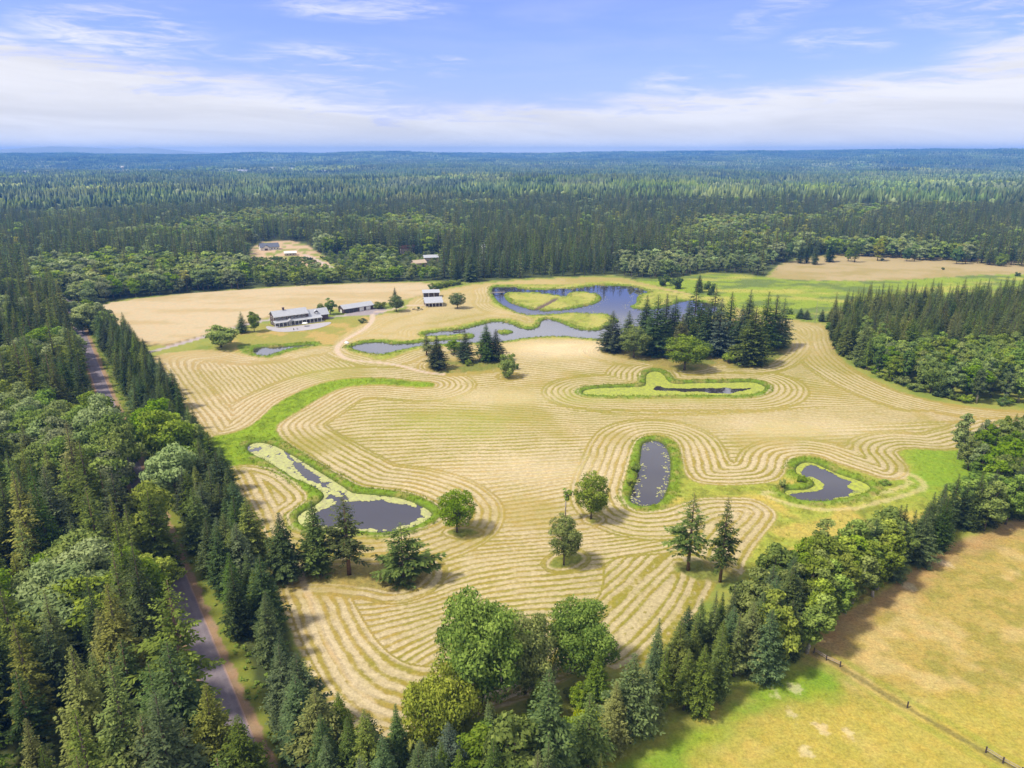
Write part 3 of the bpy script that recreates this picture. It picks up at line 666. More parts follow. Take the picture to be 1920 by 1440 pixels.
def conifer(seed, H=24., R=3.6, t0=.06, step=.55, nb=6, den=.42, size=1., shape=.85, ragged=.18, gaps=0., droop=.12, lean=0.):
    r = np.random.default_rng(seed); P = []; D = []; L = []; W = []; tn = []
    tr = MB(); limbs = []
    nw = int(H*(1-t0)/step); z = t0*H
    while z < H*.985:
        t = z/H; prof = ((1-t)**shape*.55+(1-t)*.5)*min(1., .55+(t-t0)*2.6)
        k = nb+r.integers(-1, 2)
        if t > .85: k = max(4, k-1)
        a0 = r.random()*6.28
        for j in range(k):
            if r.random() < gaps*(1-t*.5): continue
            az = a0+j*6.283/k+r.normal(0, .25); ln = R*prof*r.uniform(1-ragged*1.6, 1+ragged)+.10
            # ragged sectors give an uneven outline
            ln *= 1+ragged*.8*math.sin(az*2+seed)+ragged*.5*math.sin(az*3+z*.7)
            el = .45*(t**1.5)-.05+r.normal(0, .08) - droop*(1-t)
            out = np.array([math.cos(az), math.sin(az), 0.]); m = max(2, int(ln/den))
            zz = z+r.normal(0, .1)
            s = (np.arange(m)+r.uniform(.3, .9, m))/m
            s = s[s > .12] if len(s[s > .12]) else s
            bx = out[None, :]*(s*ln*math.cos(el))[:, None]; hz = zz+s*ln*math.sin(el)-droop*ln*s*s*.8+.06*ln*s**4
            base = bx.copy(); base[:, 2] = hz
            if ln > 1.6: limbs.append(([0, 0, zz], [out[0]*ln*.8*math.cos(el), out[1]*ln*.8*math.cos(el), float(zz+.8*ln*math.sin(el)-droop*ln*.5)], .018*ln+.02))
            for sd in (-1, 1, 0):
                ang = (sd*r.uniform(.6, 1.15, len(s))) if sd else r.normal(0, .3, len(s))
                c, sn = np.cos(ang), np.sin(ang)
                d = np.stack([out[0]*c-out[1]*sn, out[1]*c+out[0]*sn, r.normal(-.18, .2, len(s))+el*.6+(.25 if sd == 0 else 0)], 1)
                d /= np.linalg.norm(d, axis=1, keepdims=True)
                l = (.30*ln*(1.05-s*.75)+.10+.20*min(1., 3*(1-t)))*r.uniform(.7, 1.25, len(s))*size*(.8 if sd == 0 else 1)
                P.append(base+r.normal(0, .05, base.shape)); D.append(d); L.append(l); W.append(l*r.uniform(.17, .3, len(s)))
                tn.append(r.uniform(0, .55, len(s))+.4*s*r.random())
        z += step*r.uniform(.75, 1.25)*(1 if t < .8 else .7)
    P.append(np.array([[0, 0, H*.95]])); D.append(np.array([[0, 0, 1.]])); L.append(np.array([H*.06+.4])); W.append(np.array([.12])); tn.append(np.array([.6]))
    P = np.concatenate(P); D = np.concatenate(D); L = np.concatenate(L); W = np.concatenate(W); tn = np.concatenate(tn)
    P[:, 0] += lean*P[:, 2]
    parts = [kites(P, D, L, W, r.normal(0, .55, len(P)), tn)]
    rb = .012*H+.04
    tr.tube([(0, 0, -.5), (lean*H*.3, 0, H*.3), (lean*H*.65, 0, H*.65), (lean*H*.97, 0, H*.97)], [rb, rb*.8, rb*.45, .03], 7)
    for a, b, q in limbs[::3]: tr.tube([(a[0]+lean*a[2], a[1], a[2]), (b[0]+lean*b[2], b[1], b[2])], [q, q*.3], 3, False)
    return quads_mesh('crown', parts), tr.mesh('trunk', True)
def broadleaf(seed, H=14., R=5., zc=.58, rz=.42, blobs=46, per=95, leafs=.42, trunk_h=.22, irr=.3, stems=1, shape=0., lean=0.):
    r = np.random.default_rng(seed); C = []
    n_try = 0
    while len(C) < blobs and n_try < 4000:
        n_try += 1
        d = r.normal(size=3); d /= np.linalg.norm(d); q = r.random()**.42
        az = math.atan2(d[1], d[0]); k = 1+irr*math.sin(az*2+seed)*.6+irr*math.sin(az*3+seed*2.1+d[2]*3)*.5
        p = np.array([d[0]*R*k*q*.82, d[1]*R*k*q*.82, zc*H+d[2]*rz*H*q*.88])
        u = (p[2]-(zc-rz)*H)/(2*rz*H)
        if shape: p[:2] *= (1-shape*max(0., u)**1.3)
        if u < .25: p[:2] *= .55+1.8*u
        if any(np.linalg.norm(p-c[0]) < .19*R for c in C): continue
        C.append((p, R*r.uniform(.24, .38)))
    V = []; T_ = []
    ctr = np.array([0, 0, zc*H])
    for p, rad in C:
        n = int(per*(rad/(.3*R))**2*r.uniform(.7, 1.2))
        d = r.normal(size=(n, 3)); d[:, 2] = d[:, 2]*.85+.25; o = p-ctr; o = o/(np.linalg.norm(o)+1e-6); d += o[None, :]*.7
        d /= np.linalg.norm(d, axis=1, keepdims=True)
        pos = p+d*rad*np.array([1, 1, .75])*r.uniform(.55, 1.12, (n, 1))
        nrm = d+r.normal(0, .55, (n, 3)); nrm /= np.linalg.norm(nrm, axis=1, keepdims=True)
        a = np.cross(nrm, r.normal(size=(n, 3))); a /= np.linalg.norm(a, axis=1, keepdims=True); b = np.cross(nrm, a)
        s = (leafs*r.uniform(.6, 1.35, n))[:, None]
        V.append(np.stack([pos-a*s*.9, pos-b*s*.5, pos+a*s*.9-nrm*s*.2, pos+b*s*.5], 1)); bt = r.uniform(.1, .55)
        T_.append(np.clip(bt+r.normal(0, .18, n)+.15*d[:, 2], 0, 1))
    V = np.concatenate(V); V[:, :, 0] += lean*V[:, :, 2]
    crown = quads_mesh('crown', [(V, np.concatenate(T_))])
    tr = MB(); rb = .018*H+.05
    for s in range(stems):
        ox, oy = (0, 0) if stems == 1 else (math.cos(s*2.1)*R*.12, math.sin(s*2.1)*R*.12)
        top = (ox*2+lean*H*.7, oy*2, H*(zc+rz*.4))
        f0 = Vector((ox*1.3+lean*H*trunk_h, oy*1.3, H*trunk_h))
        tr.tube([(ox, oy, -.4), f0, top], [rb, rb*.75, rb*.2], 7)
        for p, rad in C[s::max(2, 3*stems//2)]:
            t = r.uniform(.0, .7); st = f0.lerp(Vector(top), t)
            e = Vector((p[0]+lean*p[2], p[1], p[2])); mid = (st+e)/2+Vector((0, 0, .04*H))
            tr.tube([st, mid, e], [rb*.38*(1-t*.5), rb*.22, rb*.08], 5, False)
    return crown, tr.mesh('trunk', True)
def snag(seed, H=20.):
    r = np.random.default_rng(seed); tr = MB()
    tr.tube([(0, 0, -.4), (.1, 0, H*.5), (.2, .1, H)], [.28, .18, .04], 7)
    br = MB()
    for i in range(46):
        z = H*r.uniform(.25, .97); a = r.random()*6.28; l = (1-z/H)*3.6+.5; l *= r.uniform(.5, 1.1)
        e = (math.cos(a)*l, math.sin(a)*l, z+r.uniform(-.25, .35)*l); br.tube([(0, 0, z), (e[0]*.5, e[1]*.5, z+(e[2]-z)*.6), e], [.07, .045, .015], 4, False)
        for _ in range(3):
            t = r.uniform(.4, .95); s = (e[0]*t, e[1]*t, z+(e[2]-z)*t); br.tube([s, (s[0]+r.normal(0, .5), s[1]+r.normal(0, .5), s[2]+r.uniform(-.6, .2))], [.025, .01], 3, False)
    return br.mesh('bare_branches'), tr.mesh('trunk', True)

PR = {}          # name -> (crown mesh, trunk mesh, nominal height, nominal half width, family, index in PROTO)
def reg(name, cr, tr, cm, tm, H, R, fam, copy=False):
    if copy: cr = cr.copy(); tr = tr.copy(); cr.materials.clear(); tr.materials.clear()
    cr.materials.append(cm); tr.materials.append(tm)
    PR[name] = dict(crown=cr, trunk=tr, H=H, R=R, fam=fam, name=name)
M = MATS
con = [conifer(11, 24, 3.7, .05, .46, 7, .34, .86), conifer(23, 24, 3.3, .16, .52, 7, .34, .88, ragged=.3, gaps=.15, droop=.2), conifer(37, 24, 4.4, .22, .62, 6, .32, ragged=.34, gaps=.28, shape=.7, size=.88, droop=.24),
       conifer(41, 20, 3.9, .02, .46, 7, .32, .86, shape=.78, droop=.06), conifer(59, 24, 2.7, .05, .46, 6, .34, .9, shape=.8), conifer(67, 16, 4.9, .03, .62, 6, .4, ragged=.42, gaps=.2, shape=.72, droop=-.02, size=1.1)]
conH = [24, 24, 24, 20, 24, 16]; conR = [3.7, 3.3, 4.4, 3.9, 2.7, 4.9]
for nm, i, mt, bk in (('fir_a', 0, 'fir_dark', bark), ('fir_b', 1, 'fir_mid', bark), ('fir_c', 2, 'fir_mid', bark_red), ('fir_d', 3, 'spruce', bark), ('fir_e', 4, 'fir_dark', bark),
                      ('fir_f', 0, 'fir_olive', bark), ('fir_g', 1, 'fir_olive', bark), ('fir_h', 3, 'spruce_blue', bark), ('fir_i', 2, 'fir_dark', bark_red), ('fir_j', 5, 'fir_dark', bark), ('fir_k', 3, 'fir_mid', bark)):
    reg(nm, con[i][0], con[i][1], M[mt], bk, conH[i], conR[i]*.8, 'conifer', True)
bl = [broadleaf(101, 14, 5.2), broadleaf(113, 15, 4.2, .56, .44, 44, 95, .4, shape=.35), broadleaf(127, 18, 3.0, .56, .44, 44, 85, .36, shape=.45, irr=.35), broadleaf(139, 9, 4.6, .52, .48, 40, 90, .36, trunk_h=.1, stems=3),
      broadleaf(151, 18, 3.4, .55, .45, 48, 80, .38, trunk_h=.2, shape=.6, irr=.2, lean=.12), broadleaf(163, 3, 2.0, .42, .48, 22, 60, .2, trunk_h=.05, stems=3)]
bl.append(broadleaf(171, 18, 7.5, .56, .44, 95, 200, .34, trunk_h=.18, irr=.35)); bl.append(broadleaf(181, 10, 6.5, .5, .5, 80, 190, .28, trunk_h=.08, irr=.3, stems=3))
bl.append(broadleaf(193, 14, 4.6, .57, .42, 80, 85, .27, trunk_h=.14, irr=.10)); bl.append(broadleaf(199, 12, 1.9, .80, .19, 16, 60, .25, trunk_h=.5, irr=.2))
blH = [14, 15, 18, 9, 18, 3, 18, 10, 14, 12]; blR = [5.2, 4.2, 3.0, 4.6, 3.4, 2.0, 7.5, 6.5, 4.6, 1.9]
for nm, i, mt, bk in (('bl_a', 0, 'leaf_mid', bark), ('bl_b', 1, 'leaf_mid', bark), ('bl_c', 2, 'leaf_light', bark_pale), ('bl_d', 0, 'leaf_light', bark), ('bl_e', 1, 'leaf_bright', bark),
                      ('bl_f', 3, 'leaf_yellow', bark), ('bl_g', 0, 'leaf_dark', bark), ('bl_h', 4, 'leaf_mid', bark_pale), ('bl_i', 1, 'leaf_yellow', bark), ('bl_j', 2, 'leaf_dark', bark_pale), ('bl_k', 1, 'leaf_light', bark_pale),
                      ('bl_l', 3, 'leaf_mid', bark), ('bl_m', 0, 'leaf_bright', bark), ('bl_n', 6, 'leaf_fresh', bark), ('bl_o', 6, 'leaf_mid', bark), ('bl_p', 7, 'leaf_olive', bark), ('bl_q', 8, 'leaf_bright', bark), ('bl_r', 8, 'leaf_fresh', bark), ('bl_s', 9, 'leaf_mid', bark_pale), ('bl_t', 8, 'leaf_dark', bark)):
    reg(nm, bl[i][0], bl[i][1], M[mt], bk, blH[i], blR[i], 'broadleaf', True)
reg('shrub', bl[5][0], bl[5][1], M['leaf_bright'], bark, 3, 2., 'shrub', True); reg('shrub_dark', bl[5][0], bl[5][1], M['leaf_dark'], bark, 3, 2., 'shrub', True); reg('shrub_yellow', bl[5][0], bl[5][1], M['leaf_yellow'], bark, 3, 2., 'shrub', True)
reg('shrub_mid', bl[5][0], bl[5][1], M['leaf_mid'], bark, 3, 2., 'shrub', True)
sn = snag(5); reg('snag', sn[0], sn[1], deadwood, deadwood, 20, 3., 'snag')
# lighter versions for the distance
lo = [conifer(211, 24, 3.9, .08, 1.35, 5, 1.1, 1.45), conifer(223, 24, 3.3, .2, 1.5, 5, 1.1, 1.5, ragged=.3, gaps=.1), conifer(239, 24, 4.4, .05, 1.35, 5, 1.2, 1.5, shape=.75)]
for nm, i, mt in (('far_a', 0, 'fir_dark'), ('far_b', 1, 'fir_mid'), ('far_c', 2, 'spruce'), ('far_d', 0, 'fir_mid'), ('far_e', 2, 'fir_olive'), ('far_f', 1, 'fir_dark')):
    reg(nm, lo[i][0], lo[i][1], M[mt], bark, 24, 3.8, 'conifer', True)
lb = [broadleaf(301, 15, 5., .56, .44, 24, 26, .85), broadleaf(313, 17, 4., .56, .44, 22, 26, .8, shape=.4)]
for nm, i, mt in (('far_g', 0, 'leaf_mid'), ('far_h', 1, 'leaf_light'), ('far_i', 0, 'leaf_light'), ('far_j', 1, 'leaf_yellow')):
    reg(nm, lb[i][0], lb[i][1], M[mt], bark, (15, 17)[i], (5, 4)[i], 'broadleaf', True)

TREES = []
def tree(x, y, H, proto, W=None, rot=None, name=None, label=None, group=None, cat=None, zone='', force=False):
    p = PR[proto]
    TREES.append(dict(x=x, y=y, H=H, sx=(W/2/p['R'] if W else H/p['H']), sz=H/p['H'], proto=proto, rot=rng.random()*6.28 if rot is None else rot,
                      name=name, label=label, group=group, cat=cat, zone=zone, force=force, fam=p['fam']))
def ptree(bx, by, ty, wpx, proto, **kw):
    """a tree read off the photograph: foot, top and width in pixels"""
    X, Y = g1(bx, by); H = height_of(bx, by, ty); tree(X, Y, H, proto, W=wpx*px_m(by)*(1.16 if PR[proto]['fam'] == 'broadleaf' else .97), force=True, **kw)

# --- single trees of the estate
CT = 'conifer tree'; BT = 'leafy tree'; SB = 'shrub'
ptree(536,1086,958,74,'fir_a', name='fir_tree', cat='fir', label='tall dark fir at the left end of the group beside the lily pond')
ptree(596,1073,936,70,'fir_e', name='fir_tree', cat='fir', label='slim dense fir second from left below the lily pond')
ptree(655,1078,926,96,'fir_c', name='fir_tree', cat='fir', label='open fir with bare lower trunk in front of the lily pond')
ptree(757,1094,978,86,'fir_j', name='pine_tree', cat='pine', label='broad bushy pine right of the open fir, skirts on the grass')
ptree(857,999,918,62,'bl_q', name='leafy_tree', cat='tree', label='bright green oval tree alone right of the lily pond')
ptree(1108,974,886,58,'bl_r', name='leafy_tree', cat='tree', label='green oval tree just left of the oblong dark pond')
ptree(1057,1060,965,54,'bl_r', name='leafy_tree', cat='tree', label='light green tree on a small grass patch below the thin sapling')
ptree(1060,975,914,20,'bl_s', name='sapling', cat='tree', label='thin sapling with bare stem between the two oval trees')
ptree(1290,1070,918,76,'fir_c', name='fir_tree', cat='fir', label='left one of the two tall firs standing together below the oblong pond')
ptree(1350,1092,928,72,'fir_i', name='fir_tree', cat='fir', label='right one of the two tall firs below the oblong pond, touching the hedge')
ptree(455,624,583,24,'fir_k', name='conifer_tree', cat='conifer', label='dark pointed conifer left of the long house')
ptree(477,622,585,22,'bl_a', name='leafy_tree', cat='tree', label='small round tree between the pointed conifer and the long house')
ptree(415,651,612,54,'bl_a', name='leafy_tree', cat='tree', label='broad round tree beside the drive at the edge of the striped field')
ptree(602,588,568,13,'bl_q', name='leafy_tree', cat='tree', label='small bright tree behind the right end of the long house')
ptree(620,590,558,20,'bl_k', name='leafy_tree', cat='tree', label='bright pointed tree between the long house and the garage')
ptree(712,578,566,22,'bl_l', name='small_tree', cat='tree', label='low spreading tree right of the garage')
ptree(743,584,553,26,'bl_t', name='leafy_tree', cat='tree', label='dark round tree between the garage and the barn')
ptree(741,566,537,13,'fir_k', name='conifer_tree', cat='conifer', label='narrow conifer behind the dark round tree near the barn')
ptree(858,578,548,27,'bl_t', name='leafy_tree', cat='tree', label='dark egg shaped tree right of the barn')
ptree(680,605,596,18,'shrub_dark', name='shrub', cat='shrub', label='low dark shrub on the lawn right of the long house')
ptree(785,579,574,6,'shrub_dark', name='shrub', cat='shrub', label='tiny shrub next to the dark picnic tables')
ptree(800,666,622,34,'fir_c', name='fir_tree', cat='fir', label='loose fir at the left of the clump below the stream')
ptree(820,692,628,44,'fir_a', name='fir_tree', cat='fir', label='dense pyramid fir in front on the left of the clump below the stream')
ptree(873,679,618,36,'fir_d', name='fir_tree', cat='fir', label='narrow fir in the middle of the clump below the stream')
ptree(912,676,604,46,'fir_a', name='fir_tree', cat='fir', label='tallest fir at the right of the clump below the stream')
ptree(930,677,616,36,'fir_e', name='fir_tree', cat='fir', label='shorter fir merged with the right side of the tallest fir')
ptree(852,664,638,32,'bl_a', name='leafy_tree', cat='tree', label='green leafy tree between the firs of the clump below the stream')
ptree(878,686,672,14,'shrub', name='shrub', cat='shrub', label='small shrub at the foot of the narrow fir')
ptree(952,708,663,30,'bl_l', name='leafy_tree', cat='tree', label='small green tree alone on the stubble right of the fir clump')
ptree(968,692,679,12,'shrub', name='shrub', cat='shrub', label='little bush beside the lone small green tree')
# central wood
for i, (bx, by, ty, w, pr, lb) in enumerate([
 (1147,659,585,48,'fir_d','blue green fir at the left end of the wood in the middle of the field'), (1177,652,585,34,'fir_a','slim fir second from the left end of the middle wood'),
 (1188,671,610,44,'bl_q','light green round tree in front of the left end of the middle wood'), (1228,667,553,56,'fir_d','tallest blue green fir near the left of the middle wood'),
 (1245,650,552,34,'fir_e','narrow dark fir behind the tallest fir of the middle wood'), (1262,648,556,36,'fir_a','dark fir third behind the light round tree in the middle wood'),
 (1275,672,592,40,'fir_f','yellowish fir in front in the middle wood'), (1283,694,628,58,'bl_q','bright spreading tree at the front edge of the middle wood'),
 (1288,640,560,34,'fir_d','fir with narrow tip just behind the bright spreading tree'), (1310,655,565,42,'fir_a','dark fir right of the bright spreading tree'),
 (1322,662,568,44,'fir_d','grey green fir in the centre of the middle wood'), (1345,665,560,54,'fir_h','pale blue green fir with bare stem in the middle wood'),
 (1365,640,548,34,'fir_e','narrow dark fir behind the pale blue green fir'), (1385,662,572,40,'fir_d','fir right of the pale blue green one in the middle wood'),
 (1408,684,575,62,'fir_k','broad green fir at the front right corner of the middle wood'), (1430,662,548,44,'fir_a','dark pointed fir behind the broad corner fir'),
 (1447,656,553,40,'fir_e','dark fir second from the right end of the middle wood'), (1462,650,560,36,'fir_d','last fir at the right end of the middle wood'),
 (1400,630,545,36,'fir_a','tall fir at the back right of the middle wood'), (1335,632,535,36,'fir_i','ragged fir at the back of the middle wood'), (1300,628,530,34,'fir_i','leaning dark fir at the back of the middle wood nearest the lake'),
 (1366,680,655,26,'shrub_mid','low bush under the firs in the middle wood'), (1210,628,555,34,'fir_a','fir at the back left of the middle wood by the lake'), (1316,672,640,26,'bl_l','small rounded tree under the grey green fir')]):
    fam = PR[pr]['fam']; ptree(bx, by, ty-(4 if fam == 'conifer' else 0), w*1.15, pr, name={'conifer': 'fir_tree', 'broadleaf': 'leafy_tree', 'shrub': 'shrub'}[fam], cat={'conifer': 'fir', 'broadleaf': 'tree', 'shrub': 'shrub'}[fam], label=lb)
# near trees at the foot of the picture
for (bx, by, ty, w, pr, lb) in [
 (905,1318,1122,142,'bl_n','largest broad green tree in the near clump at the bottom of the field'), (985,1300,1163,100,'bl_o','darker rounded tree in the middle of the near clump'),
 (1085,1262,1134,112,'bl_n','spreading green tree at the right of the near clump, hay showing behind'), (826,1378,1265,120,'bl_p','yellow green bushy tree left of the near clump'),
 (1025,1500,1250,120,'fir_d','grey green spruce at the bottom of the photo, the tallest of the near ones'), (965,1520,1335,120,'bl_b','green tree left of the tall grey green spruce'),
 (845,1490,1352,80,'fir_h','small blue grey spruce below the yellow green bush'), (792,1475,1385,60,'fir_d','little spruce left of the small blue grey spruce'),
 (1100,1450,1296,80,'fir_b','green fir right of the tall grey green spruce'), (1180,1392,1222,100,'fir_b','feathery fir at the near end of the hedge row'),
 (1150,1405,1275,70,'fir_f','olive fir leaning on the feathery fir at the near end of the hedge'), (900,1470,1372,90,'bl_e','bright leafy tree below the yellow green bush')]:
    fam = PR[pr]['fam']; ptree(bx, by, ty, w, pr, name={'conifer': 'fir_tree', 'broadleaf': 'leafy_tree'}[fam], cat={'conifer': 'fir', 'broadleaf': 'tree'}[fam], label=lb)
ptree(415,1475,1280,104,'fir_f', name='fir_tree', cat='fir', label='olive fir whose tip covers the lane at the bottom of the photo')
ptree(468,1510,1338,104,'fir_k', name='fir_tree', cat='fir', label='fresh green fir right of the lane at the bottom edge of the photo')
ptree(375,1545,1352,104,'fir_b', name='fir_tree', cat='fir', label='feathery fir left of the lane at the bottom edge of the photo')
ptree(604,1440,1288,100,'fir_g', name='fir_tree', cat='fir', label='olive fir with dead limbs at the bottom end of the roadside belt')
ptree(1796,862,768,34,'bl_c', name='birch_tree', cat='birch', label='thin pale birch standing before the far end of the hedge row')
ptree(1528,606,562,8,'snag', name='dead_tree', cat='dead tree', label='bleached dead trunk standing in the green marsh')
ptree(1838,965,885,95,'bl_e', name='leafy_tree', cat='tree', label='yellow green maple glowing in the hedge row')
# trees standing on the far straw field
for (bx, by, ty, w, pr, lb) in [(1477,492,455,16,'bl_g','dark leafy tree at the left edge of the far straw field'),(1500,494,448,16,'fir_a','fir third from left on the edge of the far straw field'),(1512,493,450,14,'fir_e','slim fir beside the third fir of the far straw field'),
 (1527,496,452,18,'fir_a','fir standing forward on the far straw field'),(1555,491,450,24,'fir_a','broad fir beside the gap of the far straw field'),(1590,490,463,14,'bl_e','small bright tree near the middle of the far straw field'),
 (1602,492,447,16,'fir_b','tall fir next to the small bright tree'),(1645,489,449,20,'bl_i','yellow green tree alone in front of the far wood'),(1654,489,483,8,'shrub_dark','tiny bush at the foot of the yellow green tree'),(1700,490,465,16,'bl_g','round tree with bare stem on the far straw field'),
 (1714,490,462,12,'fir_b','thin conifer beside the round tree on the far straw field'),(1793,495,462,16,'bl_g','bare stemmed tree toward the right of the far straw field'),(1810,495,460,16,'fir_i','open fir at right of the far straw field'),(1855,497,464,20,'fir_b','second open fir at right of the far straw field'),
 (1876,499,475,18,'bl_l','low bushy tree at right of the far straw field'),(1895,497,458,18,'fir_i','last open fir by the right edge of the photo'),(1768,506,500,6,'shrub_dark','single dark bush on the far straw field'),(1908,518,509,12,'shrub_dark','dark bush where the marsh meets the straw field')]:
    fam = PR[pr]['fam']; ptree(bx, by, ty, w, pr, name={'conifer': 'fir_tree', 'broadleaf': 'leafy_tree', 'shrub': 'shrub'}[fam], cat={'conifer': 'fir', 'broadleaf': 'tree', 'shrub': 'shrub'}[fam], label=lb)
for (bx, by, ty, w, pr, lb) in [(1245,536,512,26,'shrub_dark','big dark bush at the far corner of the lake'),(1268,541,515,26,'shrub_dark','second big dark bush at the far corner of the lake'),(1310,548,512,20,'fir_a','dark fir between the lake and the marsh'),(1330,553,522,22,'shrub_dark','dark bush right of the lakeside fir'),
 (1500,597,577,18,'fir_d','small fir left of the bleached dead trunk'),(1512,599,579,16,'fir_d','small fir nearest the bleached dead trunk on its left'),(1540,603,578,16,'fir_d','small fir just right of the bleached dead trunk'),(1556,604,576,18,'fir_a','small fir between the dead trunk and the right wood'),(1480,590,574,14,'shrub_mid','grey bush at the marsh edge')]:
    fam = PR[pr]['fam']; ptree(bx, by, ty, w, pr, name={'conifer': 'fir_tree', 'shrub': 'shrub'}[fam], cat={'conifer': 'fir', 'shrub': 'shrub'}[fam], label=lb)
# bright hedge left of the lake, made of bushes
for i, bx in enumerate(range(810, 862, 8)):
    ptree(bx, 543-(i*1.6), 529-i*1.2, 17, 'shrub', name='shrub', cat='shrub', label=['leftmost', 'second', 'third', 'fourth', 'fifth', 'sixth', 'rightmost'][i]+' bright green bush in the short hedge behind the barn', group='bright bushes behind the barn')
# bushes on the banks
for (bx, by, ty, w, lb) in [(1192,885,866,18,'bush on the left bank of the oblong pond'),(1184,912,893,20,'bush at the lower left bank of the oblong pond'),(1466,915,895,16,'bush left of the reed spit in the kidney pond'),(1502,905,890,18,'bush on the reed spit in the kidney pond'),(1658,908,900,24,'low dark bush at the right tip of the kidney pond')]:
    ptree(bx, by, ty, w, 'shrub_mid', name='shrub', cat='shrub', label='green '+lb)

for (bx, by, ty, w, pr, lb) in [(200,868,745,70,'bl_d','pale leafy tree leaning over the lane at its upper gap'),(222,900,778,84,'bl_m','fresh green leafy tree overhanging the lane above its middle gap'),(238,925,800,70,'bl_a','rounded leafy tree hiding the lane above its middle gap'),
 (292,1045,905,92,'bl_a','leafy tree hiding the lane just below its middle gap'),(304,1085,912,88,'fir_k','fresh fir beside the lane where the long lower stretch begins'),(283,1010,925,62,'bl_m','bright tree next to the middle gap of the lane'),
 (318,885,770,88,'bl_m','big fresh green tree on the field side of the lane'),(335,945,835,88,'bl_d','pale rounded tree on the field side of the lane'),(300,850,752,70,'bl_m','bright green tree at the top of the belt beside the middle gap')]:
    fam = PR[pr]['fam']; ptree(bx, by, ty, w, pr, name={'conifer': 'fir_tree', 'broadleaf': 'leafy_tree'}[fam], cat={'conifer': 'fir', 'broadleaf': 'tree'}[fam], label=lb)

def pick(opts, r):
    ks = list(opts); w = np.array([opts[k] for k in ks], float); return ks[r.choice(len(ks), p=w/w.sum())]
def scatter(test, box, sp, zone, hfun, tfun, jit=.42, seed=1, wk=1.):
    r = np.random.default_rng(seed); xs = np.arange(box[0], box[1], sp); ys = np.arange(box[2], box[3], sp*.87)
    XX, YY = np.meshgrid(xs, ys, indexing='ij'); XX = XX+(np.arange(len(ys))[None, :] % 2)*sp*.5
    XX = (XX+r.uniform(-jit, jit, XX.shape)*sp).ravel(); YY = (YY+r.uniform(-jit, jit, YY.shape)*sp).ravel()
    ok = test(XX, YY); XX = XX[ok]; YY = YY[ok]; PX, PY, _ = pixel(XX, YY)
    hz = [(t['x'], t['y'], t['sx']*PR[t['proto']]['R']) for t in TREES if t['force']]
    for x, y, px, py in zip(XX, YY, PX, PY):
        if any((x-a)**2+(y-b)**2 < (w*.75)**2 for a, b, w in hz): continue
        tt = tfun(x, y, px, py, r); h = hfun(x, y, px, py, r, PR[tt]['fam'])
        w = PR[tt]['R']*2*h/PR[tt]['H']*r.uniform(.9, 1.4)*(wk if PR[tt]['fam'] == 'conifer' else min(wk, 1.05))*(1.12 if PR[tt]['fam'] == 'conifer' else 1)
        if PR[tt]['fam'] == 'broadleaf': w = max(w, h*.42)
        tree(float(x), float(y), float(h), tt, W=float(w), zone=zone)
# wood west of the road
def west(X, Y): return (road_off(X, Y) < -6.0) & (OPENF(X, Y) > 3) & (Y < 540) & (X > -1.35*Y-40) & (Y > 45)
def lightzone(px, py): return ((abs(px-190) < 175) & (abs(py-880) < 70)) | ((px < 110) & (abs(py-830) < 40))
def t_west(x, y, px, py, r):
    n = float(fbm(np.array([x]), np.array([y]), .02, 77)[0])
    if lightzone(px, py): return pick(dict(bl_d=4, bl_a=2, bl_c=1, bl_m=2, fir_f=1), r)
    if n > .60 and y > 130: return pick(dict(bl_a=3, bl_d=2, bl_m=2, fir_b=2), r)
    return pick(dict(fir_a=3, fir_b=4, fir_c=3, fir_f=2, fir_g=2, fir_i=2, fir_d=1, bl_a=.25, bl_m=.2, snag=.12), r)
def h_west(x, y, px, py, r, fam):
    return r.uniform(17, 33) if fam == 'conifer' else r.uniform(13, 20)
scatter(west, (-640, 120, 45, 540), 8.2, 'west', h_west, t_west, seed=2)
# belt between the road and the field
def belt(X, Y):
    o = road_off(X, Y); return (o > 8.0) & (OPENF(X, Y) > 3.6) & (Y < 455) & (Y > 55) & (X < 30) & (X > -400)
def t_belt(x, y, px, py, r):
    if 300 < px < 360 and 830 < py < 960 or (250 < px < 350 and 840 < py < 980): return pick(dict(bl_d=3, bl_m=3, bl_k=1), r)
    return pick(dict(fir_a=3, fir_d=4, fir_k=3, fir_e=2, fir_b=1.5), r)
def h_belt(x, y, px, py, r, fam): return r.uniform(14, 20) if fam == 'conifer' else r.uniform(11, 15)
scatter(belt, (-400, 40, 55, 455), 6.0, 'belt', h_belt, t_belt, seed=3, wk=1.1)
# rough wood at the foot of the photo
foot_g = G([(440,1440),(690,1400),(760,1392),(800,1400),(880,1370),(960,1330),(1080,1300),(1140,1290),(1170,1420),(1110,1560),(1100,1900),(300,1900)], 0)
def foot(X, Y): return (sdf(foot_g, X, Y) < 0) & (road_off(X, Y) > 9) & (Y > 55)
scatter(foot, (-120, 60, 40, 150), 5.2, 'foot', lambda x, y, px, py, r, fam: (r.uniform(8, 12) if fam == 'conifer' else r.uniform(2., 4.) if fam == 'shrub' else r.uniform(5, 8)) * (.4 if 600 < px < 800 and py < 1640 else 1),
        lambda x, y, px, py, r: pick(dict(shrub=3, shrub_yellow=3, bl_l=1.5, shrub_mid=2, fir_d=.9, fir_k=.7, bl_f=.7), r) if px < 790 or r.random() < .5 else pick(dict(bl_b=2, fir_k=2, fir_b=2, bl_e=1, shrub=2), r), seed=4)
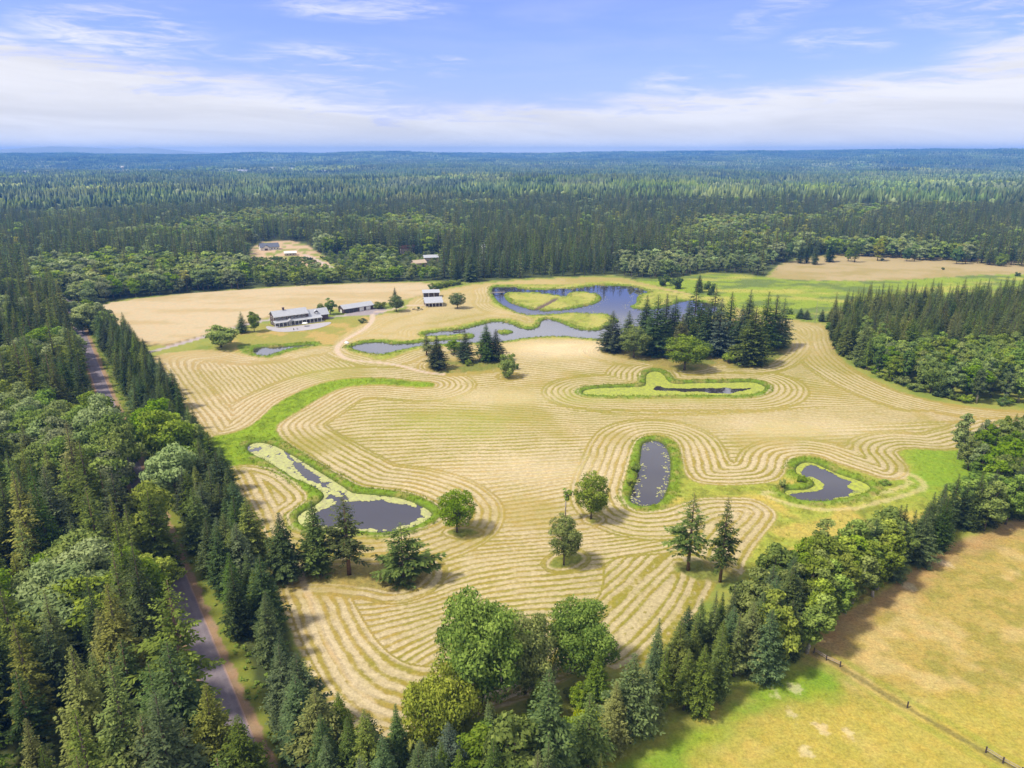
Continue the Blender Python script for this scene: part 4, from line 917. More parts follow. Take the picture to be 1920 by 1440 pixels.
# hedge row along the pasture
HS = [(1215,1385),(1290,1345),(1370,1306),(1500,1236),(1560,1160),(1640,1113),(1700,1064),(1790,1014),(1870,988),(1920,962),(2060,905)]
HN = [(1190,1335),(1240,1285),(1300,1240),(1350,1205),(1400,1172),(1450,1135),(1500,1102),(1560,1085),(1640,1062),(1700,1032),(1760,985),(1820,955),(1870,935),(1920,895),(2060,850)]
hedge_g = G(HS+HN[::-1], 0)
def t_hedge(x, y, px, py, r):
    if px < 1400: return pick(dict(fir_a=2, fir_b=4, fir_d=2, fir_k=3), r)
    if px < 1480: return pick(dict(fir_d=3, fir_a=3, bl_b=1), r)
    if px < 1660: return pick(dict(bl_h=6, bl_b=2, bl_m=1.2, fir_d=.6), r)
    if px < 1830: return pick(dict(fir_a=4, fir_e=2, fir_d=3, fir_k=1), r)
    return pick(dict(fir_a=1.5, fir_d=2, bl_b=2, bl_e=1.5, bl_m=1), r)
def h_hedge(x, y, px, py, r, fam):
    return r.uniform(14.5, 18.5) if px < 1400 or fam != 'conifer' else r.uniform(15, 19)
scatter(lambda X, Y: sdf(hedge_g, X, Y) < .6, (0, 330, 90, 420), 4.7, 'hedge', h_hedge, t_hedge, jit=.4, seed=5, wk=1.1)
far_hedge = G([(1800,868),(1815,915),(1880,925),(1920,900),(2060,860),(2060,790),(1900,815),(1840,830)], 0)
scatter(lambda X, Y: sdf(far_hedge, X, Y) < 0, (100, 420, 120, 420), 6.5, 'hedgeback', lambda x, y, px, py, r, fam: r.uniform(10, 14), lambda x, y, px, py, r: pick(dict(bl_k=3, bl_e=2, bl_b=2, fir_d=1.5, fir_k=2), r), seed=6)
# wood on the right
rw_g = G([(1562,650),(1556,612),(1600,590),(1700,580),(1920,575),(2060,575),(2060,768),(1920,764),(1800,754),(1700,730),(1620,696),(1575,668)], 0)
def t_rw(x, y, px, py, r):
    front = (py > 700+(px-1700)*.04) or (py > 680 and px > 1640)
    if front: return pick(dict(bl_h=2, bl_j=2.5, bl_b=3, bl_e=1.5, bl_k=1.5, bl_m=1.5, bl_i=.4), r)
    if px < 1640 and py > 640: return pick(dict(fir_f=2, fir_b=2, bl_e=1, fir_k=2), r)
    return pick(dict(fir_b=3, fir_f=3, fir_a=2, fir_k=2, fir_g=1, fir_c=1, bl_b=.3), r)
scatter(lambda X, Y: sdf(rw_g, X, Y) < 0, (180, 620, 200, 700), 8.0, 'rightwood', lambda x, y, px, py, r, fam: r.uniform(18, 25) if fam == 'conifer' else r.uniform(12, 18), t_rw, seed=8)
scatter(lambda X, Y: np.abs(sdf(rw_g, X, Y)+2) < 1.8, (180, 620, 200, 480), 5., 'rightskirt', lambda x, y, px, py, r, fam: r.uniform(3, 5.5), lambda x, y, px, py, r: pick(dict(shrub_mid=3, shrub_dark=2, shrub=1), r), seed=9)
# woodland behind the fields
def back(X, Y):
    az = np.arctan2(X, Y); return (OPENF(X, Y) > 3) & (CLEARF(X, Y) > 2) & (np.abs(az) < .82) & (Y > 330) & (np.hypot(X, Y) < 860) & ((road_off(X, Y) > 0) | (Y > 540)) & ((Y > 420) | (X > 0)) & (TRACK3F(X, Y) > 5)
def t_back(x, y, px, py, r):
    n = float(fbm(np.array([x]), np.array([y]), .012, 99)[0])
    hi = px < 480 and py > 505 and px > 60
    if 465 <= px < 480 and py > 478: hi = False
    if hi: return pick(dict(bl_d=3.5, bl_m=3, bl_a=2, bl_i=.8, bl_g=.6, bl_k=1.5, fir_f=.4), r)
    if 465 <= px < 820 and py > 478: return pick(dict(bl_a=3, bl_m=1.5, bl_e=1, bl_g=1.5, bl_d=1, bl_b=2, fir_a=1.2 if py > 505 else .05, fir_k=1.6 if py > 505 else .05, fir_d=.8 if py > 505 else .05), r)
    if 835 < px < 1155 and py > 495: return pick(dict(fir_e=4, fir_a=3, fir_d=1), r)
    if 1150 <= px < 1345 and py > 495: return pick(dict(bl_c=4, bl_k=3, bl_d=1), r)
    if 1345 <= px < 1460 and py > 495: return pick(dict(bl_c=2, bl_k=1, fir_a=1), r)
    if 1600 < px < 1830 and py > 468: return pick(dict(bl_a=2, bl_m=1, bl_b=2, bl_g=1, fir_a=2, fir_b=1.5), r)
    if n > .67: return pick(dict(bl_a=2, bl_d=3, bl_k=1, fir_b=2, bl_e=.5), r)
    return pick(dict(fir_a=4, fir_b=3.5, fir_d=3, fir_e=1.2, fir_i=1.2, fir_k=2.5, fir_f=1.5, bl_a=.4, snag=.1, bl_i=.06), r)
def h_back(x, y, px, py, r, fam):
    if 740 < px < 832 and 476 < py < 516: return r.uniform(3, 6)
    if 465 <= px < 820 and py > 478: return (r.uniform(10, 16) if fam == 'conifer' else r.uniform(7, 14)) if py > 516 or px > 660 else r.uniform(3, 6.5)
    if fam == 'conifer': return r.uniform(20, 34) if not (835 < px < 1155 and py > 495) else r.uniform(19, 28)
    if 465 <= px < 820 and py > 478: return r.uniform(5, 9.5)
    return r.uniform(10, 20)
scatter(back, (-800, 860, 330, 860), 9.6, 'back', h_back, t_back, seed=10, wk=1.28)

scatter(lambda X, Y: (CLEARF(X, Y) < 1) & (TRACK3F(X, Y) > 4) & (pixel(X, Y)[1] > 484), (-400, -150, 600, 860), 6., 'clearing', lambda x, y, px, py, r, fam: r.uniform(1.6, 3.6), lambda x, y, px, py, r: pick(dict(shrub_mid=3, shrub_dark=2, shrub=1), r), seed=77)

# --- which trees become objects of their own
FAMMAX = dict(conifer=295, broadleaf=285, shrub=190, snag=40)
def vis(t):
    px, py, dep = pixel(t['x'], t['y'], t['H']*.6); bx, by, _ = pixel(t['x'], t['y'], 0)
    if px < -60 or px > 1980 or dep < 20: return 0.
    tx, ty, _ = pixel(t['x'], t['y'], t['H'])
    if ty > 1440 or by < 250: return 0.
    return t['H']/dep
for t in TREES: t['v'] = vis(t)+(10 if t['force'] else 0)
single = []; rest = []
for fam, mx in FAMMAX.items():
    L = sorted([t for t in TREES if t['fam'] == fam], key=lambda t: -t['v'])
    single += [t for t in L[:mx] if t['v'] > 0]; rest += [t for t in L[:mx] if t['v'] <= 0]+L[mx:]
ORD = ['first', 'second', 'third', 'fourth', 'fifth', 'sixth', 'seventh', 'eighth', 'ninth', 'tenth', 'eleventh', 'twelfth', 'thirteenth', 'fourteenth', 'fifteenth', 'sixteenth', 'seventeenth', 'eighteenth', 'nineteenth']
TENS = {2: 'twent', 3: 'thirt', 4: 'fort', 5: 'fift', 6: 'sixt', 7: 'sevent', 8: 'eight', 9: 'ninet'}
def ordinal(n):
    if n > 100: return 'hundred'+' ' + ordinal(n-100)
    if n == 100: return 'hundredth'
    if n <= 19: return ORD[n-1]
    t, u = divmod(n, 10); return TENS[t]+'ieth' if u == 0 else TENS[t]+'y '+ORD[u-1]
LOOK = dict(fir_a='dark green', fir_b='feathery', fir_c='open branched', fir_d='grey green', fir_e='narrow dark', fir_f='olive', fir_g='thin olive', fir_h='blue grey', fir_i='ragged dark', fir_j='broad', fir_k='fresh green',
            bl_a='mid green', bl_b='upright green', bl_c='pale slender', bl_d='pale green', bl_e='bright green', bl_f='yellow green', bl_g='deep green', bl_h='wind leaned', bl_i='yellow', bl_j='dark slender', bl_k='pale upright', bl_l='bushy', bl_m='fresh green', bl_n='great green', bl_o='great dark', bl_p='broad yellow', bl_q='airy bright', bl_r='airy green', bl_s='thin', bl_t='rounded dark',
            shrub='bright', shrub_dark='dark', shrub_yellow='yellow green', shrub_mid='green', snag='bare grey')
NOUN = dict(conifer='fir', broadleaf='leafy tree', shrub='bush', snag='dead tree')
NAME = dict(conifer='fir_tree', broadleaf='leafy_tree', shrub='shrub', snag='dead_tree'); CAT = dict(conifer='fir', broadleaf='tree', shrub='shrub', snag='dead tree')
WHERE = dict(west=('near edge of the left wood', 'trees of the wood left of the lane'),
             belt=('near end of the belt beside the lane', 'trees of the belt beside the lane'),
             foot=('left in the thicket below the field', 'thicket below the field'),
             hedge=('near end of the hedge row', 'trees of the hedge row'),
             hedgeback=('left behind the far hedge row', 'trees behind the hedge row'),
             rightwood=('front of the right wood', 'trees of the right wood'),
             rightskirt=('left along the right wood', 'bushes at the foot of the right wood'),
             clearing=('front of the house clearing', 'bushes in the house clearing'),
             back=('front of the far wood', 'trees of the wood behind the fields'))
cnt = {}
for t in sorted([t for t in single if not t['label']], key=lambda t: (t['x'] if t['zone'] in ('foot', 'hedge', 'hedgeback', 'rightskirt') else t['y'])):
    z = t['zone']; key = (z, t['proto']); cnt[key] = cnt.get(key, 0)+1
    t['label'] = f"{ordinal(cnt[key])} {LOOK[t['proto']]} {NOUN[t['fam']]} from the {WHERE[z][0]}"
    t['group'] = WHERE[z][1]; t['name'] = NAME[t['fam']]; t['cat'] = CAT[t['fam']]
for t in single:
    p = PR[t['proto']]; e = empty(t['name'], (t['x'], t['y'], 0), t['rot'], t['label'], t['cat'], t['group'])
    e.scale = (t['sx'], t['sx'], t['sz'])
    obj('trunk', p['trunk'], None, e); obj('bare_branches' if t['fam'] == 'snag' else 'crown', p['crown'], None, e)

# --- the rest of the woodland: instanced on points, one object per kind
def instancer(name, pts, idx, rot, scl, coll, label, cat):
    me = bpy.data.meshes.new(name); me.vertices.add(len(pts)); me.vertices.foreach_set('co', np.asarray(pts, np.float32).ravel())
    for nm, typ, arr in (('idx', 'INT', idx), ('rot', 'FLOAT', rot)):
        a = me.attributes.new(nm, typ, 'POINT'); a.data.foreach_set('value', np.asarray(arr, np.int32 if typ == 'INT' else np.float32))
    a = me.attributes.new('scl', 'FLOAT_VECTOR', 'POINT'); a.data.foreach_set('vector', np.asarray(scl, np.float32).ravel())
    o = obj(name, me, None, kind='stuff', label=label, cat=cat)
    ng = bpy.data.node_groups.new(name, 'GeometryNodeTree')
    ng.interface.new_socket('Geometry', in_out='INPUT', socket_type='NodeSocketGeometry'); ng.interface.new_socket('Geometry', in_out='OUTPUT', socket_type='NodeSocketGeometry')
    N = ng.nodes; Lk = ng.links
    gi = N.new('NodeGroupInput'); go = N.new('NodeGroupOutput'); ci = N.new('GeometryNodeCollectionInfo'); ci.inputs['Collection'].default_value = coll
    ci.inputs['Separate Children'].default_value = True; ci.inputs['Reset Children'].default_value = True
    ip = N.new('GeometryNodeInstanceOnPoints'); ip.inputs['Pick Instance'].default_value = True
    def na(nm, ty):
        n = N.new('GeometryNodeInputNamedAttribute'); n.data_type = ty; n.inputs['Name'].default_value = nm; return [s for s in n.outputs if s.enabled and s.name == 'Attribute'][0]
    cx = N.new('ShaderNodeCombineXYZ'); Lk.new(na('rot', 'FLOAT'), cx.inputs[2])
    Lk.new(gi.outputs[0], ip.inputs['Points']); Lk.new(ci.outputs[0], ip.inputs['Instance']); Lk.new(na('idx', 'INT'), ip.inputs['Instance Index'])
    e2r = N.new('FunctionNodeEulerToRotation'); Lk.new(cx.outputs[0], e2r.inputs[0]); Lk.new(e2r.outputs[0], ip.inputs['Rotation']); Lk.new(na('scl', 'FLOAT_VECTOR'), ip.inputs['Scale']); Lk.new(ip.outputs[0], go.inputs[0])
    md = o.modifiers.new('scatter', 'NODES'); md.node_group = ng; return o
def proto_collection(name, keys):
    c = bpy.data.collections.new(name); out = {}
    for i, k in enumerate(sorted(keys)):
        p = PR[k]
        # crown and trunk joined into one prototype mesh
        cv = np.zeros(len(p['crown'].vertices)*3, np.float32); p['crown'].vertices.foreach_get('co', cv); cv = cv.reshape(-1, 3)
        tv = np.zeros(len(p['trunk'].vertices)*3, np.float32); p['trunk'].vertices.foreach_get('co', tv); tv = tv.reshape(-1, 3)
        cf = [tuple(f.vertices) for f in p['crown'].polygons]; tf = [tuple(v+len(cv) for v in f.vertices) for f in p['trunk'].polygons]
        me = bpy.data.meshes.new(k); me.from_pydata(np.vstack([cv, tv]).tolist(), [], cf+tf)
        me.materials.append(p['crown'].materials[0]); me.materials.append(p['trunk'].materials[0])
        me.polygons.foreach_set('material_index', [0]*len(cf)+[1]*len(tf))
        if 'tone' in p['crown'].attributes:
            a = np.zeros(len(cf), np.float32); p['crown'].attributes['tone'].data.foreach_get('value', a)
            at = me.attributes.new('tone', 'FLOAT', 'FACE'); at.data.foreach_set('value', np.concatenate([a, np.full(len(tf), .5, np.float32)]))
        me.update()
        o = bpy.data.objects.new('%03d_%s' % (i, k), me); c.objects.link(o); out[k] = i
    return c, out
LODMAP = dict(fir_a='far_d', fir_b='far_b', fir_c='far_b', fir_d='far_c', fir_e='far_a', fir_f='far_e', fir_g='far_e', fir_h='far_c', fir_i='far_f', fir_j='far_f', fir_k='far_d',
              bl_a='far_g', bl_b='far_g', bl_c='far_h', bl_d='far_i', bl_e='far_g', bl_f='far_j', bl_g='far_g', bl_h='far_g', bl_i='far_j', bl_j='far_g', bl_k='far_h', bl_l='far_g', bl_m='far_g', bl_n='far_g', bl_o='far_g', bl_p='far_g', bl_q='far_g', bl_r='far_g', bl_s='far_g', bl_t='far_g')
# distant trees out to 1500 m
rr = np.random.default_rng(55); FX = []
sp = 11.; xs = np.arange(-1400, 1400, sp); ys = np.arange(420, 1650, sp*.87); XX, YY = np.meshgrid(xs, ys, indexing='ij'); XX = XX+(np.arange(len(ys))[None, :] % 2)*sp/2
XX = (XX+rr.uniform(-.42, .42, XX.shape)*sp).ravel(); YY = (YY+rr.uniform(-.42, .42, YY.shape)*sp).ravel(); RR = np.hypot(XX, YY)
ok = (RR >= 860) & (RR < 1600) & (np.abs(np.arctan2(XX, YY)) < .80); XX = XX[ok]; YY = YY[ok]
nn = fbm(XX, YY, .006, 111); ZZ = relief(XX, YY); RR = RR[ok]; k = rr.random(len(XX)); _c0 = CLEARF(XX, YY) > 4; _c0 &= ~((np.abs(np.arctan2(XX, YY)-math.atan2(907-CX, F*CP)) < .012) & (RR < 930))
XX = XX[_c0]; YY = YY[_c0]; ZZ = ZZ[_c0]; nn = nn[_c0]; k = k[_c0]
dec = (nn > .60) | (k < .12)
kinds_c = ['far_a', 'far_b', 'far_c', 'far_d', 'far_d', 'far_f', 'far_e']; kinds_b = ['far_g', 'far_h', 'far_i', 'far_g', 'far_j']
def woods(fam, name, label):
    pts = []; ks = []; rot = []; scl = []
    for t in rest:
        f = 'broadleaf' if t['fam'] in ('broadleaf', 'shrub') else 'conifer'
        if f != fam: continue
        d = math.hypot(t['x'], t['y']); k = t['proto']
        if d > 620 and k in LODMAP:
            k2 = LODMAP[k]; p = PR[k]; q = PR[k2]; ks.append(k2); scl.append((t['sx']*p['R']/q['R'],)*2+(t['sz']*p['H']/q['H'],))
        else: ks.append(k); scl.append((t['sx'], t['sx'], t['sz']))
        pts.append((t['x'], t['y'], 0)); rot.append(t['rot'])
    m = dec if fam == 'broadleaf' else ~dec
    for x, y, z in zip(XX[m], YY[m], ZZ[m]):
        L = kinds_b if fam == 'broadleaf' else kinds_c; k2 = L[rr.integers(len(L))]
        h = rr.uniform(.8, 1.42); w = rr.uniform(.95, 1.6); pts.append((x, y, z-.5)); ks.append(k2); rot.append(rr.random()*6.28); scl.append((w*1.15, w*1.15, h))
    coll, ix = proto_collection(name+'_kinds', set(ks))
    return instancer(name, pts, [ix[k] for k in ks], rot, scl, coll, label, 'woodland')
woods('conifer', 'conifer_forest', 'dense dark conifer forest behind and between the nearer trees')
woods('broadleaf', 'broadleaf_forest', 'lighter leafy trees mixed through the forest')

# --- forest beyond 1500 m: patches of small trees
def patch(seed, size, n, decf, mats):
    r = np.random.default_rng(seed); V = []; Fc = []; tone = []; mi = []; b = 0
    for i in range(n):
        x, y = r.uniform(-size/2, size/2, 2); h = r.uniform(18, 34); isd = r.random() < decf
        if isd:
            h *= .7; R = r.uniform(5, 8.5); ns = 8; rings = [(.25, .75), (.55, 1.), (.85, .62)]
        else: R = r.uniform(4.2, 6.8); ns = 8; rings = [(.12, 1.), (.45, .7), (.42, .85), (.75, .3)]
        tn = r.uniform(.1, .9)
        for kx, (zz, q) in enumerate(rings):
            for s in range(ns):
                a = s*6.283/ns+r.uniform(-.3, .3); rad = R*q*r.uniform(.65, 1.25); V.append((x+math.cos(a)*rad, y+math.sin(a)*rad, h*zz+r.uniform(-1, 1)))
        V.append((x+r.normal(0, .3), y+r.normal(0, .3), h)); m = len(rings)
        for kx in range(m-1):
            for s in range(ns):
                s2 = (s+1) % ns; Fc += [(b+kx*ns+s, b+kx*ns+s2, b+(kx+1)*ns+s), (b+kx*ns+s2, b+(kx+1)*ns+s2, b+(kx+1)*ns+s)]; tone += [tn+r.normal(0, .15)]*2; mi += [1 if isd else 0]*2
        for s in range(ns): Fc.append((b+(m-1)*ns+s, b+(m-1)*ns+(s+1) % ns, b+m*ns)); tone.append(tn+.1); mi.append(1 if isd else 0)
        b += m*ns+1
    me = mesh_np('patch', V, Fc, False, {'tone': ('FLOAT', 'FACE', np.clip(tone, 0, 1))}, mi)
    for q in mats: me.materials.append(q)
    return me
fc = bpy.data.collections.new('patch_kinds'); S = 130.
for i, (df, mm) in enumerate([(.05, ('fir_dark', 'leaf_light')), (.12, ('fir_mid', 'leaf_light')), (.10, ('spruce', 'leaf_mid')), (.7, ('fir_dark', 'leaf_light')), (.5, ('fir_mid', 'leaf_mid'))]):
    fc.objects.link(bpy.data.objects.new('%03d_patch' % i, patch(400+i, S*1.06, 135, df, [M[q] for q in mm])))
gx = np.arange(-8000, 8000, S); gy = np.arange(900, 10200, S); XX2, YY2 = np.meshgrid(gx, gy, indexing='ij'); XX2 = XX2.ravel(); YY2 = YY2.ravel(); R2 = np.hypot(XX2, YY2)
ok = (R2 > 1560+0*R2) & (R2 < 9900) & (np.abs(np.arctan2(XX2, YY2)) < .72)
TOWN = [(-.60, 4200, .12, 500), (-.45, 5200, .10, 600), (-.33, 4700, .06, 300), (.37, 5200, .05, 350), (.53, 8300, .022, 260)]
for (ta, tr_, ts, tw) in TOWN:
    az2 = np.arctan2(XX2, YY2); ok &= ~((np.abs(az2-ta) < ts) & (np.abs(R2-tr_) < tw) & (vnoise(XX2, YY2, 1/260., 7) > (.45 if ta < .5 else -1)))
XX2 = XX2[ok]; YY2 = YY2[ok]; n3 = fbm(XX2, YY2, 1/700., 131); r3 = np.random.default_rng(8); q = r3.random(len(XX2))
ix = np.where(n3 > .55, np.where(q < .5, 3, 4), np.where(q < .4, 0, np.where(q < .75, 2, 1)))
instancer('distant_forest', np.stack([XX2, YY2, relief(XX2, YY2)-1], 1), ix, r3.integers(0, 4, len(XX2))*PI/2, np.stack([np.ones(len(XX2))]*2+[r3.uniform(.85, 1.2, len(XX2))], 1), fc,
          'endless forest fading to blue toward the horizon', 'forest')

# --- mountains on the horizon at the left
def mountains():
    az = np.linspace(-.68, -.25, 120); px = CX+F*CP*np.tan(az)*1.0
    prof = np.interp(px, [0, 60, 100, 150, 195, 235, 290, 330, 360, 400, 450, 520, 620], [284, 284, 282, 279, 277, 278, 281, 278, 280, 283, 286, 288, 290])
    V = []; D0 = 9800
    for k, (dd, f) in enumerate(((-300, .35), (-150, .7), (0, 1.), (150, .8), (300, 0))):
        for a, p in zip(az, prof):
            h = CH+(290-p)/F*D0; h = h if p < 289.9 else 60
            r_ = D0+dd; w = (vnoise(np.array([a*60]), np.array([k*3.]), 1., 4)[0]-.5)*14*f
            V.append((math.sin(a)*r_, math.cos(a)*r_, (h+w*.4)*f-5))
    n = len(az); Q = [(k*n+i, k*n+i+1, (k+1)*n+i+1, (k+1)*n+i) for k in range(4) for i in range(n-1)]
    obj('hills', mesh_np('hills', V, Q, True), simple('hill_cover', (.30, .33, .36), .95, .1, .002), kind='structure', label='pale blue mountains on the left horizon', cat='mountains')
mountains()

# ------------------------------------------------------------------ buildings
roof_m = simple('roof_metal', (.42, .43, .47), .45, .06, .8, metal=.25); roof_dark = simple('roof_shingle', (.10, .11, .15), .8, .15, 1.5)
wall_dark = simple('wall_dark', (.085, .055, .055), .8, .15); trim = simple('trim_white', (.72, .72, .72), .6, .05); wall_white = simple('wall_white', (.62, .60, .57), .8, .08)
glass = simple('window_glass', (.03, .035, .045), .12, .1, spec=.6); stone = simple('patio_stone', (.34, .32, .34), .85, .12); wood = simple('weathered_wood', (.26, .22, .19), .9, .2, 4.)
wall_tan = simple('wall_tan', (.42, .33, .24), .8, .1); roof_red = simple('roof_rust', (.36, .17, .11), .8, .15); wood_dark = simple('dark_wood', (.06, .045, .04), .9, .2, 4.); gravel = simple('gravel', (.36, .33, .32), .9, .2)

def frame_on(px1, py1, px2, py2):
    a = Vector((*g1(px1, py1), 0)); b = Vector((*g1(px2, py2), 0)); d = b-a; return a, d.length, math.atan2(d.y, d.x)
def win(parent, x, z, w, h, y, name='window'):
    f = MB(); f.box(x-w/2-.1, x+w/2+.1, y-.07, y+.03, z-.1, z+h+.1); o = f.build(name, trim, parent)
    g = MB()
    if w > 1.4:
        g.box(x-w/2, x-.05, y-.085, y-.02, z, z+h); g.box(x+.05, x+w/2, y-.085, y-.02, z, z+h)
    else: g.box(x-w/2, x+w/2, y-.085, y-.02, z, z+h)
    g.build('pane', glass, o); return o

def long_house():
    a, L, rz = frame_on(519, 614, 621, 600)
    e = empty('country_house', (a.x, a.y, 0), rz, 'long two storey country house with grey metal roof, white trim and columned porch', 'house')
    m = MB(); m.box(0, 22, 2.8, 12, 0, 6.2); m.box(22, L-.5, 3.4, 11, 0, 3.6); m.gable(0.03, 21.97, 2.83, 11.97, 6.19, 8.7); m.gable(22.1, L-.53, 3.43, 10.97, 3.59, 6.9)
    m.build('wall', wall_dark, e)
    r = MB(); r.roof(-.7, 22.6, 2.1, 12.7, 6.1, 9.15); o = r.build('roof', roof_m, e)
    c = MB(); c.box(7.0, 8.1, 6.8, 7.8, 8., 10.6); c.box(6.85, 8.25, 6.65, 7.95, 10.6, 10.85); c.build('chimney', wall_dark, o)
    r = MB(); r.roof(22.62, L+.2, 2.6, 11.8, 3.5, 7.3); r.build('roof', roof_m, e)
    p = MB(); p.slab([(-1.2, -.6, 2.75), (L-6, -.6, 2.75), (L-6, 2.78, 3.75), (-1.2, 2.78, 3.75)], .16); p.gable(7., 11.6, -.95, 2.2, 2.95, 4.4, 'y')
    p.build('porch_roof', roof_m, e)
    x = -1.
    while x < L-6:
        q = MB(); q.box(x, x+.28, -.35, -.07, .12, 2.76); q.box(x-.06, x+.34, -.41, -.01, .12, .35); q.build('column', trim, e); x += 2.55
    d = MB(); d.box(-1.6, L-5, -1., 2.78, 0, .12); d.build('porch_floor', stone, e)
    for x in (1.6, 4., 6.4, 9.2, 11.6, 14., 16.5, 19.3): win(e, x, 4.2, 1.5 if x not in (9.2, 14.) else 1.2, 1.35, 2.8)
    for x in (1.4, 3.8, 6., 11.8, 14.3, 16.8, 19.8): win(e, x, .9, 1.6, 1.6, 2.8)
    for x in (24., 27.5, 30.5): win(e, x, .9, 1.5, 1.5, 3.4)
    dd = MB(); dd.box(8.7, 9.9, 2.70, 2.79, .12, 2.3); o = dd.build('door', trim, e); h = MB(); h.box(9.65, 9.75, 2.64, 2.70, 1.1, 1.25); h.build('handle', wood_dark, o)
    # dormers on the lower wing, gable windows on the upper front
    for x in (28.3,):
        q = MB(); q.box(x-1.1, x+1.1, 4.0, 7.2, 4.4, 6.1); o = q.build('dormer', wall_dark, e); q = MB(); q.roof(x-1.4, x+1.4, 3.7, 7.2, 6., 7.0, .12, 'y', 0); q.build('dormer_roof', roof_m, o)
        g = MB(); g.box(x-.7, x+.7, 3.93, 4.0, 4.8, 5.8); g.build('window', trim, o)
    q = MB(); q.box(11.2, 13.4, 2.05, 2.12, 6.0, 6.35); q.build('fascia', trim, e)
    tr_ = MB(); tr_.box(-.72, 22.6, 2.02, 2.09, 6.0, 6.25); tr_.box(-1.2, 6.9, -.69, -.61, 2.7, 2.95); tr_.box(11.7, L-6, -.69, -.61, 2.7, 2.95); tr_.build('gutter', trim, e)
    # left gable end windows
    for z in (.9, 4.2):
        for y in (5., 9.):
            g = MB(); g.box(-.08, .03, y-.7, y+.7, z, z+1.5); o = g.build('window', trim, e); g = MB(); g.box(-.1, -.02, y-.55, y+.55, z+.1, z+1.4); g.build('pane', glass, o)
    # terrace in front
    pa = [(500, 611), (498, 615), (507, 620), (528, 623), (560, 621), (592, 617), (612, 611), (622, 606), (619, 603), (560, 611), (521, 616), (512, 613)]
    P = G(pa, 2); n = len(P); m = MB(); m.add([(x, y, .0) for x, y in P]+[(x, y, .10) for x, y in P], [tuple(range(n, 2*n))]+[(i, (i+1) % n, n+(i+1) % n, n+i) for i in range(n)])
    obj('patio', m.mesh('patio'), stone, kind='structure', label='curved stone patio in front of the long house', cat='patio')
    # parasol on the patio
    X, Y = g1(572, 612); u = empty('parasol', (X, Y, .1), 0, 'white parasol on the patio of the long house', 'parasol')
    m = MB(); m.tube([(0, 0, 0), (0, 0, 2.5)], .04, 8); m.tube([(0, 0, 0), (0, 0, .12)], .35, 12); m.build('pole', wood_dark, u)
    V = [(0, 0, 2.75)]+[(math.cos(k*PI/4)*1.9, math.sin(k*PI/4)*1.9, 2.15) for k in range(8)]+[(math.cos(k*PI/4)*1.9, math.sin(k*PI/4)*1.9, 1.98) for k in range(8)]
    me = bpy.data.meshes.new('canopy'); me.from_pydata(V, [], [(0, k+1, (k+1) % 8+1) for k in range(8)]+[(k+1, k+9, (k+1) % 8+9, (k+1) % 8+1) for k in range(8)]); obj('canopy', me, trim, u)
    for i, (bx, by) in enumerate(((551, 619), (558, 618))):
        X, Y = g1(bx, by); c = empty('garden_chair', (X, Y, .1), .6+i, 'dark garden chair on the patio, '+('left' if i == 0 else 'right')+' one of the pair', 'chair', 'garden chairs on the patio')
        q = MB(); q.box(-.3, .3, -.3, .3, .38, .46); q.build('seat', wood_dark, c); q = MB(); q.box(-.3, .3, .26, .34, .46, 1.0); q.build('backrest', wood_dark, c)
        for sx in (-.26, .2):
            for sy in (-.26, .2): q = MB(); q.box(sx, sx+.06, sy, sy+.06, 0, .38); q.build('leg', wood_dark, c)
long_house()

def garage():
    a, L, rz = frame_on(645, 588, 700, 579.5)
    e = empty('garage', (a.x, a.y, 0), rz, 'long low dark garage with grey roof and two white doors', 'garage')
    m = MB(); m.box(0, L, 0, 8, 0, 3.1); m.gable(.03, L-.03, .03, 7.97, 3.09, 4.9); m.build('wall', wall_dark, e)
    r = MB(); r.roof(-.6, L+.6, -.8, 8.8, 2.95, 5.2); r.build('roof', roof_m, e)
    for x in (L*.60, L*.83):
        d = MB(); d.box(x-1.7, x+1.7, -.06, .02, .05, 2.5); o = d.build('garage_door', trim, e)
        g = MB(); [g.box(x-1.65, x+1.65, -.075, -.055, z, z+.04) for z in (.6, 1.2, 1.8)]; g.build('panel_joint', wood, o)
    for x in (L*.1, L*.25, L*.4): d = MB(); d.box(x-1.4, x+1.4, -.05, .02, .05, 2.4); d.build('open_bay', glass, e)
    d = MB(); d.box(-.05, .02, 3., 5., .05, 2.2); d.build('door', trim, e)
garage()

